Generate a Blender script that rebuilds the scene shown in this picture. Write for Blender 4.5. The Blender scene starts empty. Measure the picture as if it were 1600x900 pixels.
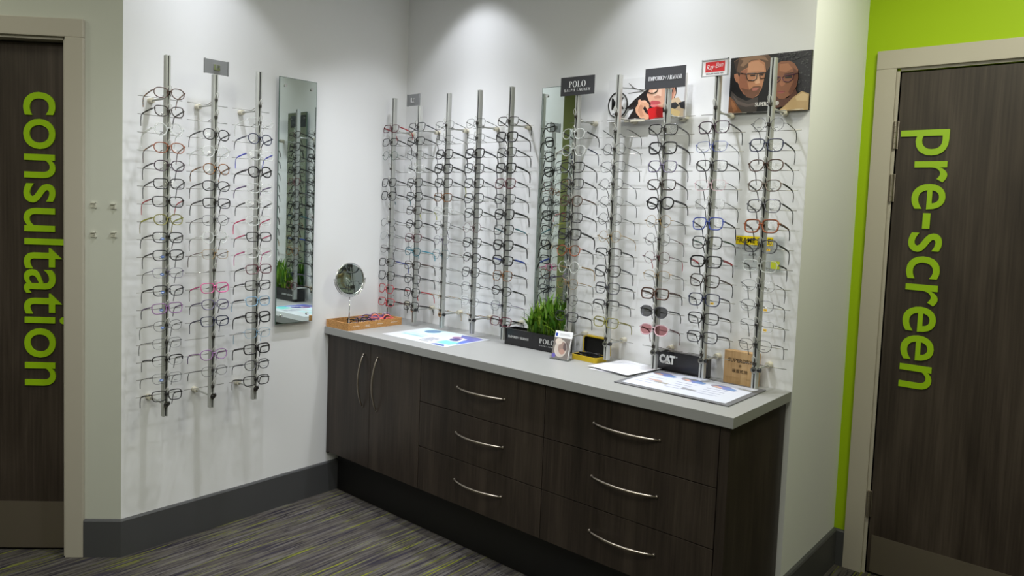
import bpy, bmesh, math, random
from mathutils import Vector, Matrix
random.seed(7)
R = math.radians
scn = bpy.context.scene
col = scn.collection

# ------------------------------------------------------------------ camera, world, lights, exposure
cam_d = bpy.data.cameras.new('camera'); cam = bpy.data.objects.new('camera', cam_d); col.objects.link(cam)
cam_d.sensor_width = 36; cam_d.lens = 36*1146.1/1600
cam_d.shift_x = (800-768.7)/1600; cam_d.shift_y = -(450-398.87)/1600
cam_d.clip_start = .05
rt = Vector((.749,.662,.037)).normalized(); fw = Vector((-.659,.749,-.065)).normalized()
rt = (rt - fw*rt.dot(fw)).normalized(); dn = fw.cross(rt)
m = Matrix((rt, -dn, -fw)).transposed().to_4x4(); m.translation = Vector((3.1955,-2.8432,1.5586))
cam.matrix_world = m
scn.camera = cam
w = bpy.data.worlds.new('world'); scn.world = w; w.use_nodes = True
w.node_tree.nodes['Background'].inputs[0].default_value = (.8,.85,.9,1); w.node_tree.nodes['Background'].inputs[1].default_value = .02
scn.view_settings.view_transform = 'Standard'; scn.view_settings.look = 'None'
scn.view_settings.exposure = 0.0; scn.view_settings.gamma = 1; scn.view_settings.use_curve_mapping = False
CEIL = 2.9
def spot(x, y, power, half, tx=0, ty=0, colr=(.92,.95,1), blend=.35, size=.035, z=CEIL-.012, FALL=.1):
    l = bpy.data.lights.new('downlight_lamp', 'SPOT'); o = bpy.data.objects.new('downlight_lamp', l); col.objects.link(o)
    o.location = (x,y,z); l.energy = power; l.spot_size = R(half*2); l.spot_blend = blend; l.shadow_soft_size = size; l.color = colr
    d = Vector((tx,ty,-1)); o.rotation_euler = d.to_track_quat('-Z','Y').to_euler()
    # reflector lamp: candela peaks straight down and falls off towards the cone edge
    l.use_nodes = True; n, k = l.node_tree.nodes, l.node_tree.links; em = n['Emission']; tc = n.new('ShaderNodeTexCoord'); sp = n.new('ShaderNodeSeparateXYZ')
    k.new(tc.outputs['Normal'], sp.inputs[0]); a = n.new('ShaderNodeMath'); a.operation = 'MULTIPLY'; k.new(sp.outputs['Z'], a.inputs[0]); k.new(sp.outputs['Z'], a.inputs[1])
    b = n.new('ShaderNodeMath'); b.operation = 'SUBTRACT'; b.inputs[0].default_value = 1.0+FALL; k.new(a.outputs[0], b.inputs[1])
    c = n.new('ShaderNodeMath'); c.operation = 'DIVIDE'; c.inputs[0].default_value = .5; k.new(b.outputs[0], c.inputs[1])
    c2 = n.new('ShaderNodeMath'); c2.operation = 'POWER'; k.new(c.outputs[0], c2.inputs[0]); c2.inputs[1].default_value = 1.2
    k.new(c2.outputs[0], em.inputs['Strength']); return o
def area(x, y, power, sx, sy, colr, z=CEIL-.02):
    l = bpy.data.lights.new('ceiling_panel_lamp', 'AREA'); o = bpy.data.objects.new('ceiling_panel_lamp', l); col.objects.link(o)
    o.location = (x,y,z); l.energy = power; l.shape = 'RECTANGLE'; l.size = sx; l.size_y = sy; l.color = colr; return o
NEAR, WASH = 13.5, 62
spot(.56,-.29,NEAR,48); spot(1.68,-.29,NEAR,48); spot(.29,-1.27,NEAR,48)
spot(.56,-.78,WASH,42,0,.22,blend=.8,size=.022,FALL=.4); spot(1.68,-.78,WASH,42,0,.22,blend=.8,size=.022,FALL=.4); spot(1.0,-1.35,WASH*.95,42,-.28,0,blend=.8,size=.035,FALL=.4)
area(1.9,-2.9,54,1.6,1.6,(.98,1,.90))
area(3.0,-.35,23,.5,.5,(1,1,.80))
area(-.2,-2.9,6,.5,.5,(1,1,.80))

# ------------------------------------------------------------------ materials
def lin(c):
    return tuple((v/12.92 if v <= .04045 else ((v+.055)/1.055)**2.4) for v in (k/255 for k in c))
MATS = {}
def mat(name, c, rough=.5, metal=0, alpha=1, spec=.5, coat=0):
    if name in MATS: return MATS[name]
    m = bpy.data.materials.new(name); m.use_nodes = True
    b = m.node_tree.nodes['Principled BSDF']
    b.inputs['Base Color'].default_value = (*lin(c),1); b.inputs['Roughness'].default_value = rough
    b.inputs['Metallic'].default_value = metal; b.inputs['Specular IOR Level'].default_value = spec
    b.inputs['Coat Weight'].default_value = coat
    if alpha < 1: b.inputs['Alpha'].default_value = alpha
    MATS[name] = m; return m
def nodes(m): return m.node_tree.nodes, m.node_tree.links
def glassy(name, tint=(1,1,1), refl=.06, rough=.02):
    if name in MATS: return MATS[name]
    m = bpy.data.materials.new(name); m.use_nodes = True; n, l = nodes(m); n.clear()
    o = n.new('ShaderNodeOutputMaterial'); mx = n.new('ShaderNodeMixShader'); t = n.new('ShaderNodeBsdfTransparent'); g = n.new('ShaderNodeBsdfGlossy')
    t.inputs[0].default_value = (*tint,1); g.inputs['Roughness'].default_value = rough; g.inputs[0].default_value = (1,1,1,1)
    lw = n.new('ShaderNodeLayerWeight'); lw.inputs[0].default_value = .25
    ma = n.new('ShaderNodeMath'); ma.operation = 'MULTIPLY_ADD'; ma.inputs[1].default_value = .22 if name == 'clear_lens' else .5; ma.inputs[2].default_value = refl
    l.new(lw.outputs['Fresnel'], ma.inputs[0]); l.new(ma.outputs[0], mx.inputs[0]); l.new(t.outputs[0], mx.inputs[1]); l.new(g.outputs[0], mx.inputs[2]); l.new(mx.outputs[0], o.inputs[0])
    MATS[name] = m; return m
def attr_mat(name, rough=.5, coat=0):
    if name in MATS: return MATS[name]
    m = mat(name,(255,255,255),rough,coat=coat); n, l = nodes(m); a = n.new('ShaderNodeAttribute'); a.attribute_name = 'Col'
    l.new(a.outputs['Color'], n['Principled BSDF'].inputs['Base Color']); return m
def paint(name, c, bump=.02, rough=.6):
    m = mat(name, c, rough, spec=.3); n, l = nodes(m)
    tc = n.new('ShaderNodeTexCoord'); ns = n.new('ShaderNodeTexNoise'); ns.inputs['Scale'].default_value = 180; ns.inputs['Detail'].default_value = 3
    bp = n.new('ShaderNodeBump'); bp.inputs['Strength'].default_value = bump; bp.inputs['Distance'].default_value = .002
    l.new(tc.outputs['Object'], ns.inputs['Vector']); l.new(ns.outputs['Fac'], bp.inputs['Height']); l.new(bp.outputs[0], n['Principled BSDF'].inputs['Normal']); return m
def wood(name, cols, rough=.42, sc=1):
    m = mat(name, (60,50,45), rough, spec=.4); n, l = nodes(m)
    tc = n.new('ShaderNodeTexCoord'); mp = n.new('ShaderNodeMapping'); mp.inputs['Scale'].default_value = (22*sc,22*sc,1.1*sc)
    n1 = n.new('ShaderNodeTexNoise'); n1.inputs['Scale'].default_value = 1.6; n1.inputs['Detail'].default_value = 7; n1.inputs['Roughness'].default_value = .62; n1.inputs['Distortion'].default_value = .5
    mp2 = n.new('ShaderNodeMapping'); mp2.inputs['Scale'].default_value = (3*sc,3*sc,.55*sc)
    n2 = n.new('ShaderNodeTexNoise'); n2.inputs['Scale'].default_value = 1.5; n2.inputs['Detail'].default_value = 2; n2.inputs['Distortion'].default_value = 2.2
    mp3 = n.new('ShaderNodeMapping'); mp3.inputs['Scale'].default_value = (160*sc,160*sc,3*sc)
    n3 = n.new('ShaderNodeTexNoise'); n3.inputs['Scale'].default_value = 1; n3.inputs['Detail'].default_value = 2
    for a, b in ((mp,n1),(mp2,n2),(mp3,n3)): l.new(tc.outputs['Object'], a.inputs[0]); l.new(a.outputs[0], b.inputs['Vector'])
    mx = n.new('ShaderNodeMath'); mx.operation = 'MULTIPLY_ADD'; mx.inputs[1].default_value = .5
    mx2 = n.new('ShaderNodeMath'); mx2.operation = 'MULTIPLY_ADD'; mx2.inputs[1].default_value = .45
    l.new(n1.outputs['Fac'], mx.inputs[0]); 
    ms = n.new('ShaderNodeMath'); ms.operation = 'MULTIPLY'; ms.inputs[1].default_value = .3; l.new(n3.outputs['Fac'], ms.inputs[0]); l.new(ms.outputs[0], mx.inputs[2])
    l.new(n2.outputs['Fac'], mx2.inputs[0]); l.new(mx.outputs[0], mx2.inputs[2])
    cr = n.new('ShaderNodeValToRGB'); l.new(mx2.outputs[0], cr.inputs[0])
    e = cr.color_ramp.elements; e[0].position = .45; e[0].color = (*lin(cols[0]),1); e[1].position = .82; e[1].color = (*lin(cols[2]),1)
    k = e.new(.62); k.color = (*lin(cols[1]),1)
    l.new(cr.outputs[0], n['Principled BSDF'].inputs['Base Color']); return m
def carpet():
    m = mat('carpet', (80,78,76), .95, spec=.1); n, l = nodes(m); tc = n.new('ShaderNodeTexCoord')
    def nz(scale, s=1, det=2):
        mp = n.new('ShaderNodeMapping'); mp.inputs['Scale'].default_value = scale; nn = n.new('ShaderNodeTexNoise'); nn.inputs['Scale'].default_value = s; nn.inputs['Detail'].default_value = det
        l.new(tc.outputs['Object'], mp.inputs[0]); l.new(mp.outputs[0], nn.inputs['Vector']); return nn
    a = nz((75,3.2,1),1,3); b = nz((95,2.4,1)); b2 = nz((150,9,1)); g = nz((700,400,1))
    cr = n.new('ShaderNodeValToRGB'); l.new(a.outputs['Fac'], cr.inputs[0]); e = cr.color_ramp.elements
    e[0].position = .36; e[0].color = (*lin((66,63,74)),1); e[1].position = .66; e[1].color = (*lin((116,112,110)),1); k = e.new(.48); k.color = (*lin((94,89,84)),1)
    mp = n.new('ShaderNodeMapping'); mp.inputs['Location'].default_value = (7,3,0)
    th = n.new('ShaderNodeValToRGB'); th.color_ramp.elements[0].position = .60; th.color_ramp.elements[1].position = .71; l.new(b.outputs['Fac'], th.inputs[0])
    mx = n.new('ShaderNodeMixRGB'); l.new(th.outputs[0], mx.inputs[0]); l.new(cr.outputs[0], mx.inputs[1]); mx.inputs[2].default_value = (*lin((146,152,50)),1)
    th2 = n.new('ShaderNodeValToRGB'); th2.color_ramp.elements[0].position = .60; th2.color_ramp.elements[1].position = .68; l.new(b2.outputs['Fac'], th2.inputs[0])
    mx2 = n.new('ShaderNodeMixRGB'); l.new(th2.outputs[0], mx2.inputs[0]); l.new(mx.outputs[0], mx2.inputs[1]); mx2.inputs[2].default_value = (*lin((50,48,54)),1)
    mu = n.new('ShaderNodeMixRGB'); mu.blend_type = 'MULTIPLY'; mu.inputs[0].default_value = .55; l.new(mx2.outputs[0], mu.inputs[1]); l.new(g.outputs['Fac'], mu.inputs[2])
    br = n.new('ShaderNodeBrightContrast'); br.inputs[1].default_value = -.01; l.new(mu.outputs[0], br.inputs[0])
    l.new(br.outputs[0], n['Principled BSDF'].inputs['Base Color'])
    bp = n.new('ShaderNodeBump'); bp.inputs['Distance'].default_value = .004; bp.inputs['Strength'].default_value = .6; l.new(g.outputs['Fac'], bp.inputs['Height']); l.new(bp.outputs[0], n['Principled BSDF'].inputs['Normal'])
    return m
WHITE = paint('white_wall_paint', (236,236,238)); CREAM = paint('cream_wall_paint', (194,195,184)); OLIVE = paint('olive_wall_paint',(178,186,128)); LIME = paint('lime_wall_paint', (158,190,0))
CEILM = paint('ceiling_paint', (225,225,220)); FRAMEM = mat('grey_gloss_paint', (180,173,160), .38)
SKIRT = mat('dark_grey_skirting', (72,72,74), .5); WOODM = wood('dark_wood_laminate', ((31,25,20),(47,39,33),(64,55,47)))
DOORW = wood('door_wood_veneer', ((42,34,28),(58,49,42),(76,66,58)), .45, .8)
CARPET = carpet(); BLACK = mat('black_plinth', (14,13,13), .5); STEEL = mat('kick_plate_metal', (128,118,104), .4, .6)
NICKEL = mat('brushed_nickel', (176,166,154), .34, 1); CHROME = mat('chrome', (215,215,215), .15, 1); ALU = mat('satin_aluminium', (186,187,184), .36, .45)
DARKSLOT = mat('dark_slot', (28,28,30), .4); LETTER = mat('lime_acrylic', (150,190,10), .35); PADM = mat('cream_plastic', (206,200,182), .5)
CLIPM = mat('dark_metal', (90,86,82), .35, .8); RODM = mat('thin_steel_rod', (150,148,142), .3, .9); LOOPM = mat('clear_loop_plastic', (225,224,215), .15, 0, .75)
WORK = paint('grey_worktop_laminate', (152,152,151), .03, .38)
LENS = glassy('clear_lens', (.97,.975,.97), .002); MIRR = mat('mirror_silver', (216,226,222), .015, 1); MGLASS = mat('green_glass_edge', (70,96,86), .15)
ACRY = glassy('clear_acrylic', (.97,.98,.98), .05, .05)
ART = attr_mat('printed_art', .35); 

# ------------------------------------------------------------------ mesh helpers
class MB:
    def __init__(s): s.v = []; s.f = []; s.mi = []; s.c = []; s.sm = []
    def add(s, vs, fs, mi=0, c=None, sm=False):
        b = len(s.v); s.v += [tuple(v) for v in vs]
        for f in fs: s.f.append([b+i for i in f]); s.mi.append(mi); s.c.append(c); s.sm.append(sm)
    def box(s, a, b, mi=0, c=None, bev=0):
        x0,y0,z0 = a; x1,y1,z1 = b
        if bev:
            bm = bmesh.new(); bmesh.ops.create_cube(bm, size=1); 
            for v in bm.verts: v.co = Vector(((x0+x1)/2+v.co.x*(x1-x0),(y0+y1)/2+v.co.y*(y1-y0),(z0+z1)/2+v.co.z*(z1-z0)))
            bmesh.ops.bevel(bm, geom=bm.edges[:], offset=bev, segments=2, affect='EDGES', profile=.6)
            bm.verts.index_update(); s.add([v.co for v in bm.verts], [[v.index for v in f.verts] for f in bm.faces], mi, c); bm.free(); return
        s.add([(x0,y0,z0),(x1,y0,z0),(x1,y1,z0),(x0,y1,z0),(x0,y0,z1),(x1,y0,z1),(x1,y1,z1),(x0,y1,z1)],
              [(3,2,1,0),(4,5,6,7),(0,1,5,4),(1,2,6,5),(2,3,7,6),(3,0,4,7)], mi, c)
    def prism(s, pts, z0, z1, mi=0, c=None):
        n = len(pts); s.add([(x,y,z0) for x,y in pts]+[(x,y,z1) for x,y in pts], [list(range(n))[::-1], list(range(n,2*n))]+[(i,(i+1)%n,n+(i+1)%n,n+i) for i in range(n)], mi, c)
    def tube(s, pts, r, n=6, closed=False, mi=0, flat=None, c=None, up=None):
        pts = [Vector(p) for p in pts]; N = len(pts); rs = r if isinstance(r,(list,tuple)) else [r]*N
        vs = []; prev = None
        for i,p in enumerate(pts):
            if closed: t = pts[(i+1)%N]-pts[i-1]
            else: t = pts[min(i+1,N-1)]-pts[max(i-1,0)]
            t.normalize()
            if up is not None: a = Vector(up)
            elif prev is None: a = Vector((0,0,1)) if abs(t.z) < .9 else Vector((1,0,0))
            else: a = prev
            a = (a - t*a.dot(t)).normalized(); b = t.cross(a); prev = a
            for k in range(n):
                an = 2*math.pi*(k+.5)/n; ra = rs[i]; fa = flat if flat else 1
                vs.append(p + a*math.cos(an)*ra*fa + b*math.sin(an)*ra)
        fs = []
        for i in range(N if closed else N-1):
            j = (i+1)%N
            for k in range(n): fs.append((i*n+k, i*n+(k+1)%n, j*n+(k+1)%n, j*n+k))
        if not closed: fs += [list(range(n))[::-1], [(N-1)*n+k for k in range(n)]]
        s.add(vs, fs, mi, c, True)
    def disc(s, c0, ax, r, h, n=20, mi=0, r2=None):
        ax = Vector(ax).normalized(); c0 = Vector(c0); r2 = r if r2 is None else r2
        a = Vector((0,0,1)) if abs(ax.z) < .9 else Vector((1,0,0)); a = (a-ax*a.dot(ax)).normalized(); b = ax.cross(a)
        vs = [c0+(a*math.cos(t)+b*math.sin(t))*r for t in [2*math.pi*k/n for k in range(n)]]+[c0+ax*h+(a*math.cos(t)+b*math.sin(t))*r2 for t in [2*math.pi*k/n for k in range(n)]]
        s.add(vs, [list(range(n))[::-1], list(range(n,2*n))], mi); s.add(vs, [(i,(i+1)%n,n+(i+1)%n,n+i) for i in range(n)], mi, None, True)
    def mesh(s, name, mats):
        me = bpy.data.meshes.new(name); me.from_pydata(s.v, [], s.f)
        for m_ in (mats if isinstance(mats,(list,tuple)) else [mats]): me.materials.append(m_)
        me.polygons.foreach_set('material_index', s.mi); me.polygons.foreach_set('use_smooth', s.sm)
        if any(c is not None for c in s.c):
            ca = me.color_attributes.new('Col','FLOAT_COLOR','CORNER'); k = 0
            for f, c in zip(s.f, s.c):
                cc = (*lin(c),1) if c else (1,1,1,1)
                for _ in f: ca.data[k].color = cc; k += 1
        me.update(); return me
    def build(s, name, mats, parent=None, **kw):
        o = bpy.data.objects.new(name, s.mesh(name, mats)); col.objects.link(o)
        if parent is not None: o.parent = parent
        tag(o, **kw); return o
def tag(o, label=None, cat=None, group=None, kind=None):
    if label: o['label'] = label
    if cat: o['category'] = cat
    if group: o['group'] = group
    if kind: o['kind'] = kind
    return o
def empty(name, loc, rz=0, **kw):
    o = bpy.data.objects.new(name, None); col.objects.link(o); o.location = loc; o.rotation_euler = (0,0,rz); o.empty_display_size = .02
    return tag(o, **kw)
def link(name, me, parent=None, m_=None):
    o = bpy.data.objects.new(name, me); col.objects.link(o); o.parent = parent
    if m_ is not None:
        for i, q in enumerate(m_ if isinstance(m_, list) else [m_]):
            o.material_slots[i].link = 'OBJECT'; o.material_slots[i].material = q
    return o
def struct(mb, name, m_): return mb.build(name, m_, kind='structure')

# text -> list of (verts, faces) flat shapes, one per glyph, in the XY plane, baseline 0
def glyphs(txt, bold=0, shear=0, space=1):
    cu = bpy.data.curves.new('t','FONT'); cu.body = txt; cu.size = 1; cu.offset = bold; cu.shear = shear; cu.space_character = space; cu.resolution_u = 5
    cu.fill_mode = 'BOTH'; ob = bpy.data.objects.new('t', cu); col.objects.link(ob)
    dg = bpy.context.evaluated_depsgraph_get(); me = bpy.data.meshes.new_from_object(ob.evaluated_get(dg))
    bm = bmesh.new(); bm.from_mesh(me); bmesh.ops.remove_doubles(bm, verts=bm.verts, dist=1e-5); bm.verts.ensure_lookup_table()
    seen = set(); isl = []
    for v in bm.verts:
        if v in seen: continue
        st = [v]; grp = []; seen.add(v)
        while st:
            q = st.pop(); grp.append(q)
            for e in q.link_edges:
                o2 = e.other_vert(q)
                if o2 not in seen: seen.add(o2); st.append(o2)
        isl.append(grp)
    cl = []
    for g_ in sorted(isl, key=lambda g_: min(v.co.x for v in g_)):
        a, b = min(v.co.x for v in g_), max(v.co.x for v in g_)
        if cl and not shear and a < cl[-1][1]-.01: cl[-1][1] = max(b, cl[-1][1]); cl[-1][2] += g_
        else: cl.append([a, b, list(g_)])
    out = []
    for a, b, g_ in cl:
        idx = {v: i for i, v in enumerate(g_)}; fs = {f for v in g_ for f in v.link_faces}
        out.append(([(v.co.x, v.co.y) for v in g_], [[idx[v] for v in f.verts] for f in fs if all(v in idx for v in f.verts)]))
    bm.free(); bpy.data.objects.remove(ob); bpy.data.meshes.remove(me); return out
def extent(gl):
    xs = [p[0] for g_ in gl for p in g_[0]]; ys = [p[1] for g_ in gl for p in g_[0]]; return min(xs), max(xs), min(ys), max(ys)
def solid(mb, vs2, fs, M, t, mi=0, c=None):
    """extrude flat glyph: M maps (x,y,z) -> world, thickness t in z"""
    n = len(vs2); V = [M(x,y,t) for x,y in vs2]+[M(x,y,0) for x,y in vs2]
    F = [list(f) for f in fs]+[[n+i for i in f][::-1] for f in fs]
    ed = {}
    for f in fs:
        for i in range(len(f)):
            e = (f[i], f[(i+1)%len(f)]); ed[e] = ed.get(e,0)+1
    for (a,b) in ed:
        if (b,a) not in ed: F.append([b,a,n+a,n+b])
    mb.add(V, F, mi, c)
# didone style capitals, cap height 1: list of quads/rings
def serif_text(txt, gap=.14, eagle=False):
    S, H = .17, .045
    def rect(x0,y0,x1,y1): return ([(x0,y0),(x1,y0),(x1,y1),(x0,y1)], [[0,1,2,3]])
    def stroke(x0,y0,x1,y1,wd): return ([(x0-wd/2,y0),(x0+wd/2,y0),(x1+wd/2,y1),(x1-wd/2,y1)], [[0,1,2,3]])
    def ring(cx,cy,rx,ry,tx,ty,a0=0,a1=360,n=22):
        vs = []; fs = []
        for k in range(n+1):
            a = R(a0+(a1-a0)*k/n); vs += [(cx+rx*math.cos(a),cy+ry*math.sin(a)),(cx+(rx-tx)*math.cos(a),cy+(ry-ty)*math.sin(a))]
            if k: fs.append([2*k-2,2*k,2*k+1,2*k-1])
        return (vs,fs)
    def stem(x, wd=S, y0=0, y1=1): return [rect(x,y0,x+wd,y1), rect(x-.07,y0,x+wd+.07,y0+H), rect(x-.07,y1-H,x+wd+.07,y1)]
    G = {'P': (.62, lambda: stem(.07)+[ring(.24,.74,.36,.26,.15,H,-90,90)]), 'O': (.86, lambda: [ring(.43,.5,.42,.52,S,H)]),
         'L': (.62, lambda: stem(.07)+[rect(.2,0,.6,H),rect(.57,0,.6,.25)]), 'H': (.84, lambda: stem(.07)+stem(.6)+[rect(.2,.48,.62,.48+H)]),
         'E': (.64, lambda: stem(.07)+[rect(.2,0,.6,H),rect(.2,1-H,.58,1),rect(.2,.48,.45,.48+H),rect(.57,0,.6,.22),rect(.55,.8,.58,1)]),
         'I': (.31, lambda: stem(.07)), 'A': (.8, lambda: [stroke(.12,0,.4,1,.05),stroke(.66,0,.4,1,S),rect(.2,.3,.58,.3+H),rect(.0,0,.22,H),rect(.5,0,.8,H)]),
         'R': (.74, lambda: stem(.07)+[ring(.24,.75,.34,.25,.15,H,-90,90),stroke(.64,0,.4,.52,S)]),
         'N': (.82, lambda: [rect(.12,0,.165,1),rect(.66,0,.705,1),stroke(.62,0,.15,1,S),rect(0,0,.26,H),rect(.55,1-H,.82,1)]),
         'M': (.98, lambda: [rect(.1,0,.145,1),stroke(.45,0,.14,1,S),stroke(.45,0,.8,1,.06),rect(.76,0,.93,1),rect(0,0,.24,H),rect(.7,0,.99,H)]),
         'U': (.8, lambda: [rect(.08,.3,.08+S,1),rect(.68,.3,.725,1),ring(.4,.32,.325,.34,.12,.06,180,360),rect(0,1-H,.3,1),rect(.56,1-H,.82,1)]),
         ' ': (.35, lambda: []),
         '*': (1.1, lambda: [stroke(.5,.1,.05+.1*k,.95-.12*k,.06) for k in range(4)]+[stroke(.5,.1,.95-.1*k,.95-.12*k,.06) for k in range(4)]+[rect(.4,.1,.6,.45)])}
    x = 0; out = []
    for ch in txt:
        wd, fn = G[ch]
        for vs, fs in fn(): out.append(([(x+a,b) for a,b in vs], fs))
        x += wd+gap
    return out
def lay(gl, mb, P, ux, uy, n, w_, h_=None, t=.0008, mi=0, c=None, cx=True):
    """lay glyph shapes on a plane: P centre (or left) point, ux right, uy up, n normal, width w_ and height h_"""
    x0,x1,y0,y1 = extent(gl); sx = w_/(x1-x0); sy = (h_/(y1-y0)) if h_ else sx
    P = Vector(P); ux = Vector(ux); uy = Vector(uy); n = Vector(n); off = (x0+x1)/2 if cx else x0
    for vs, fs in gl: solid(mb, vs, fs, lambda a,b,c_: P+ux*(a-off)*sx+uy*(b-(y0+y1)/2)*sy+n*c_, t, mi, c)

# ------------------------------------------------------------------ room shell
YG = .666; XR = 2.245; LA = 1.563
P0 = Vector((0,-LA)); DD = Vector((-math.sqrt(.5),-math.sqrt(.5))); DN = Vector((math.sqrt(.5),-math.sqrt(.5)))
def W45(s, off=0): q = P0+DD*s+DN*off; return (q.x, q.y)
mb = MB(); mb.box((-4,-7,-.1),(6,2,0)); struct(mb, 'floor', CARPET)
mb = MB(); mb.box((-4,-7,CEIL),(6,2,CEIL+.1)); struct(mb, 'ceiling', CEILM)
mb = MB(); mb.box((0,0,0),(XR,YG+.12,CEIL)); struct(mb, 'wall_back', WHITE)
mb = MB(); q = W45(.14,-.0); mb.prism([(0,.12),(-.12,.12),(-.12,-LA+.03),(0,-LA)], 0, CEIL); struct(mb, 'wall_left', WHITE)
mb = MB()
DW0, DW1, DH = .235, 1.16, 2.19
mb.prism([W45(.0),W45(DW0),W45(DW0,-.12),W45(.03,-.12)], 0, CEIL)
mb.prism([W45(DW0),W45(DW1),W45(DW1,-.12),W45(DW0,-.12)], DH, CEIL)
mb.prism([W45(DW1),W45(2.0),W45(2.0,-.12),W45(DW1,-.12)], 0, CEIL); struct(mb, 'wall_angled', CREAM)
mb = MB()
mb.box((XR,YG,0),(2.385,YG+.12,CEIL)); mb.box((2.385,YG,2.2),(3.36,YG+.12,CEIL)); mb.box((3.36,YG,0),(4.6,YG+.12,CEIL)); struct(mb, 'wall_right', LIME)
q = W45(2.0)
mb = MB(); mb.box((q[0]-.12,-6.2,0),(q[0],q[1]+.05,CEIL)); struct(mb, 'wall_far_left', OLIVE)
mb = MB(); mb.box((-1.6,-6.32,0),(4.7,-6.2,CEIL)); struct(mb, 'wall_front', CREAM)
mb = MB(); mb.box((4.6,-6.2,0),(4.72,YG+.12,CEIL)); struct(mb, 'wall_far_right', CREAM)
# skirting boards
def skirt(name, chain, h=.163, t=.017):
    prof = [(t,0),(t,h-.006),(t-.004,h),(0,h)]
    pts = [Vector(p) for p in chain]; N = len(pts); nr = []
    for i in range(N-1):
        d = (pts[i+1]-pts[i]).normalized(); nr.append(Vector((-d.y,d.x)))
    vs = []
    for i,p in enumerate(pts):
        if i == 0: n = nr[0]
        elif i == N-1: n = nr[-1]
        else: n = (nr[i-1]+nr[i])/(1+nr[i-1].dot(nr[i]))
        for a,b in prof+[(0,0)]: vs.append((p.x+n.x*a,p.y+n.y*a,b))
    k = 5; fs = [[i*k+j,i*k+(j+1)%k,(i+1)*k+(j+1)%k,(i+1)*k+j] for i in range(N-1) for j in range(k)]+[list(range(k)),[(N-1)*k+j for j in range(k)][::-1]]
    mb = MB(); mb.add(vs, fs); struct(mb, name, SKIRT)
skirt('baseboard_left', [(0,-.433),W45(0),W45(.148)])
skirt('baseboard_right', [(2.295,YG),(XR,YG),(XR,.0)])
# ------------------------------------------------------------------ doors
def frame_and_leaf(tag_, x0, x1, h, aw, rec, txt, tx0, tx1, z0, z1, kick, hinges, lbl):
    """local frame: x right, -y towards room, origin on wall face; built by the caller's map F"""
    pass
def placed(mb, F):
    mb.v = [F(*v) for v in mb.v]; return mb
def door(idx, F, xo, aw, leaf0, leaf1, top, rec, aw_t=.02, wall=None):
    """xo: opening edge nearer the corner; leaf extends to leaf1; all x measured along the wall"""
    sg = 1 if leaf1 > leaf0 else -1
    root = bpy.data.objects.new('door_%d' % idx, None); col.objects.link(root); root['kind'] = 'structure'; x, y, z = F(leaf0,0,0); 
    mb = MB()
    def bx(a,b,bev=0):
        a2 = tuple(min(a[i],b[i]) for i in range(3)); b2 = tuple(max(a[i],b[i]) for i in range(3)); mb.box(a2,b2,bev=bev)
    e1 = leaf1+sg*.012
    bx((xo-sg*.012,0,0),(xo-sg*aw,-aw_t,top+.011),.002); bx((xo-sg*aw,0,top+.0115),(e1+sg*aw,-aw_t,top+aw),.002); bx((e1+sg*.01,0,0),(e1+sg*aw,-aw_t,top+.011),.002)
    # jamb lining and stop
    bx((xo,-.004,0),(xo-sg*.015,.12,top)); bx((xo+sg*.0005,-.004,top+.0005),(e1,.12,top+.012))
    bx((xo-sg*.0,rec+.045,0),(xo+sg*.018,rec+.062,top)); bx((xo,rec+.045,top-.018),(e1,rec+.062,top)); bx((e1,0,0),(e1+sg*.01,.12,top))
    fr = placed(mb,F).build('door_frame', FRAMEM, root)
    mb = MB(); bx((leaf0,rec,.008),(leaf1,rec+.042,top-.006),.001); lf = placed(mb,F).build('door_leaf', DOORW, root)
    return root, sg
F2 = lambda x,y,z: (x, YG+y, z)
def F1(x,y,z): q = W45(x,-y); return (q[0],q[1],z)
d2, _ = door(2, F2, 2.385, .09, 2.389, 3.345, 2.2, .004)
d1, _ = door(1, F1, .235, .085, .239, 1.145, 2.178, .05)
mb = MB(); mb.box((2.402,YG+.001,.012),(3.335,YG+.0035,.178)); 
for x in (2.412,2.56,2.75,2.95,3.15):
    for z in (.022,.168): mb.disc((x,YG+.001,z),(0,-1,0),.004,.0012,10)
mb.build('kick_plate', STEEL, d2)
mb = MB(); mb.box((.25,.0475,.0),(1.13,.05,.205)); 
for v in range(len(mb.v)): x,y,z = mb.v[v]; mb.v[v] = F1(x,y-.0006,z+.012)
mb.build('kick_plate', STEEL, d1)
for z in (1.93,1.705,.315):
    mb = MB()
    for k in range(5): mb.disc((2.383,YG-.008,z-.058+k*.0235),(0,0,1),.0075,.0225,12)
    mb.box((2.372,YG-.003,z-.058),(2.395,YG+.001,z+.06)); mb.build('hinge', NICKEL, d2)
def vertical_letters(txt, base, xh, ztop, zbot, F, yface, parent, sg, bold=.0):
    gl = glyphs(txt, bold)
    x0,x1,_,_ = extent(gl); x_h = max(p[1] for g_ in glyphs('x',bold) for p in g_[0])
    sx = (ztop-zbot)/(x1-x0); sy = (xh-base)/x_h
    for vs, fs in gl:
        mb = MB(); solid(mb, vs, fs, lambda a,b,c_: F(base+b*sy, yface-c_, ztop-(a-x0)*sx), .006, 0)
        mb.build('letter', LETTER, parent)
vertical_letters('pre-screen', 2.465, 2.583, 1.949, .858, F2, .0035, d2, 1, .006)
vertical_letters('consultation', .418, .295, 1.969, .727, F1, .0495, d1, -1, .006)

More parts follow.
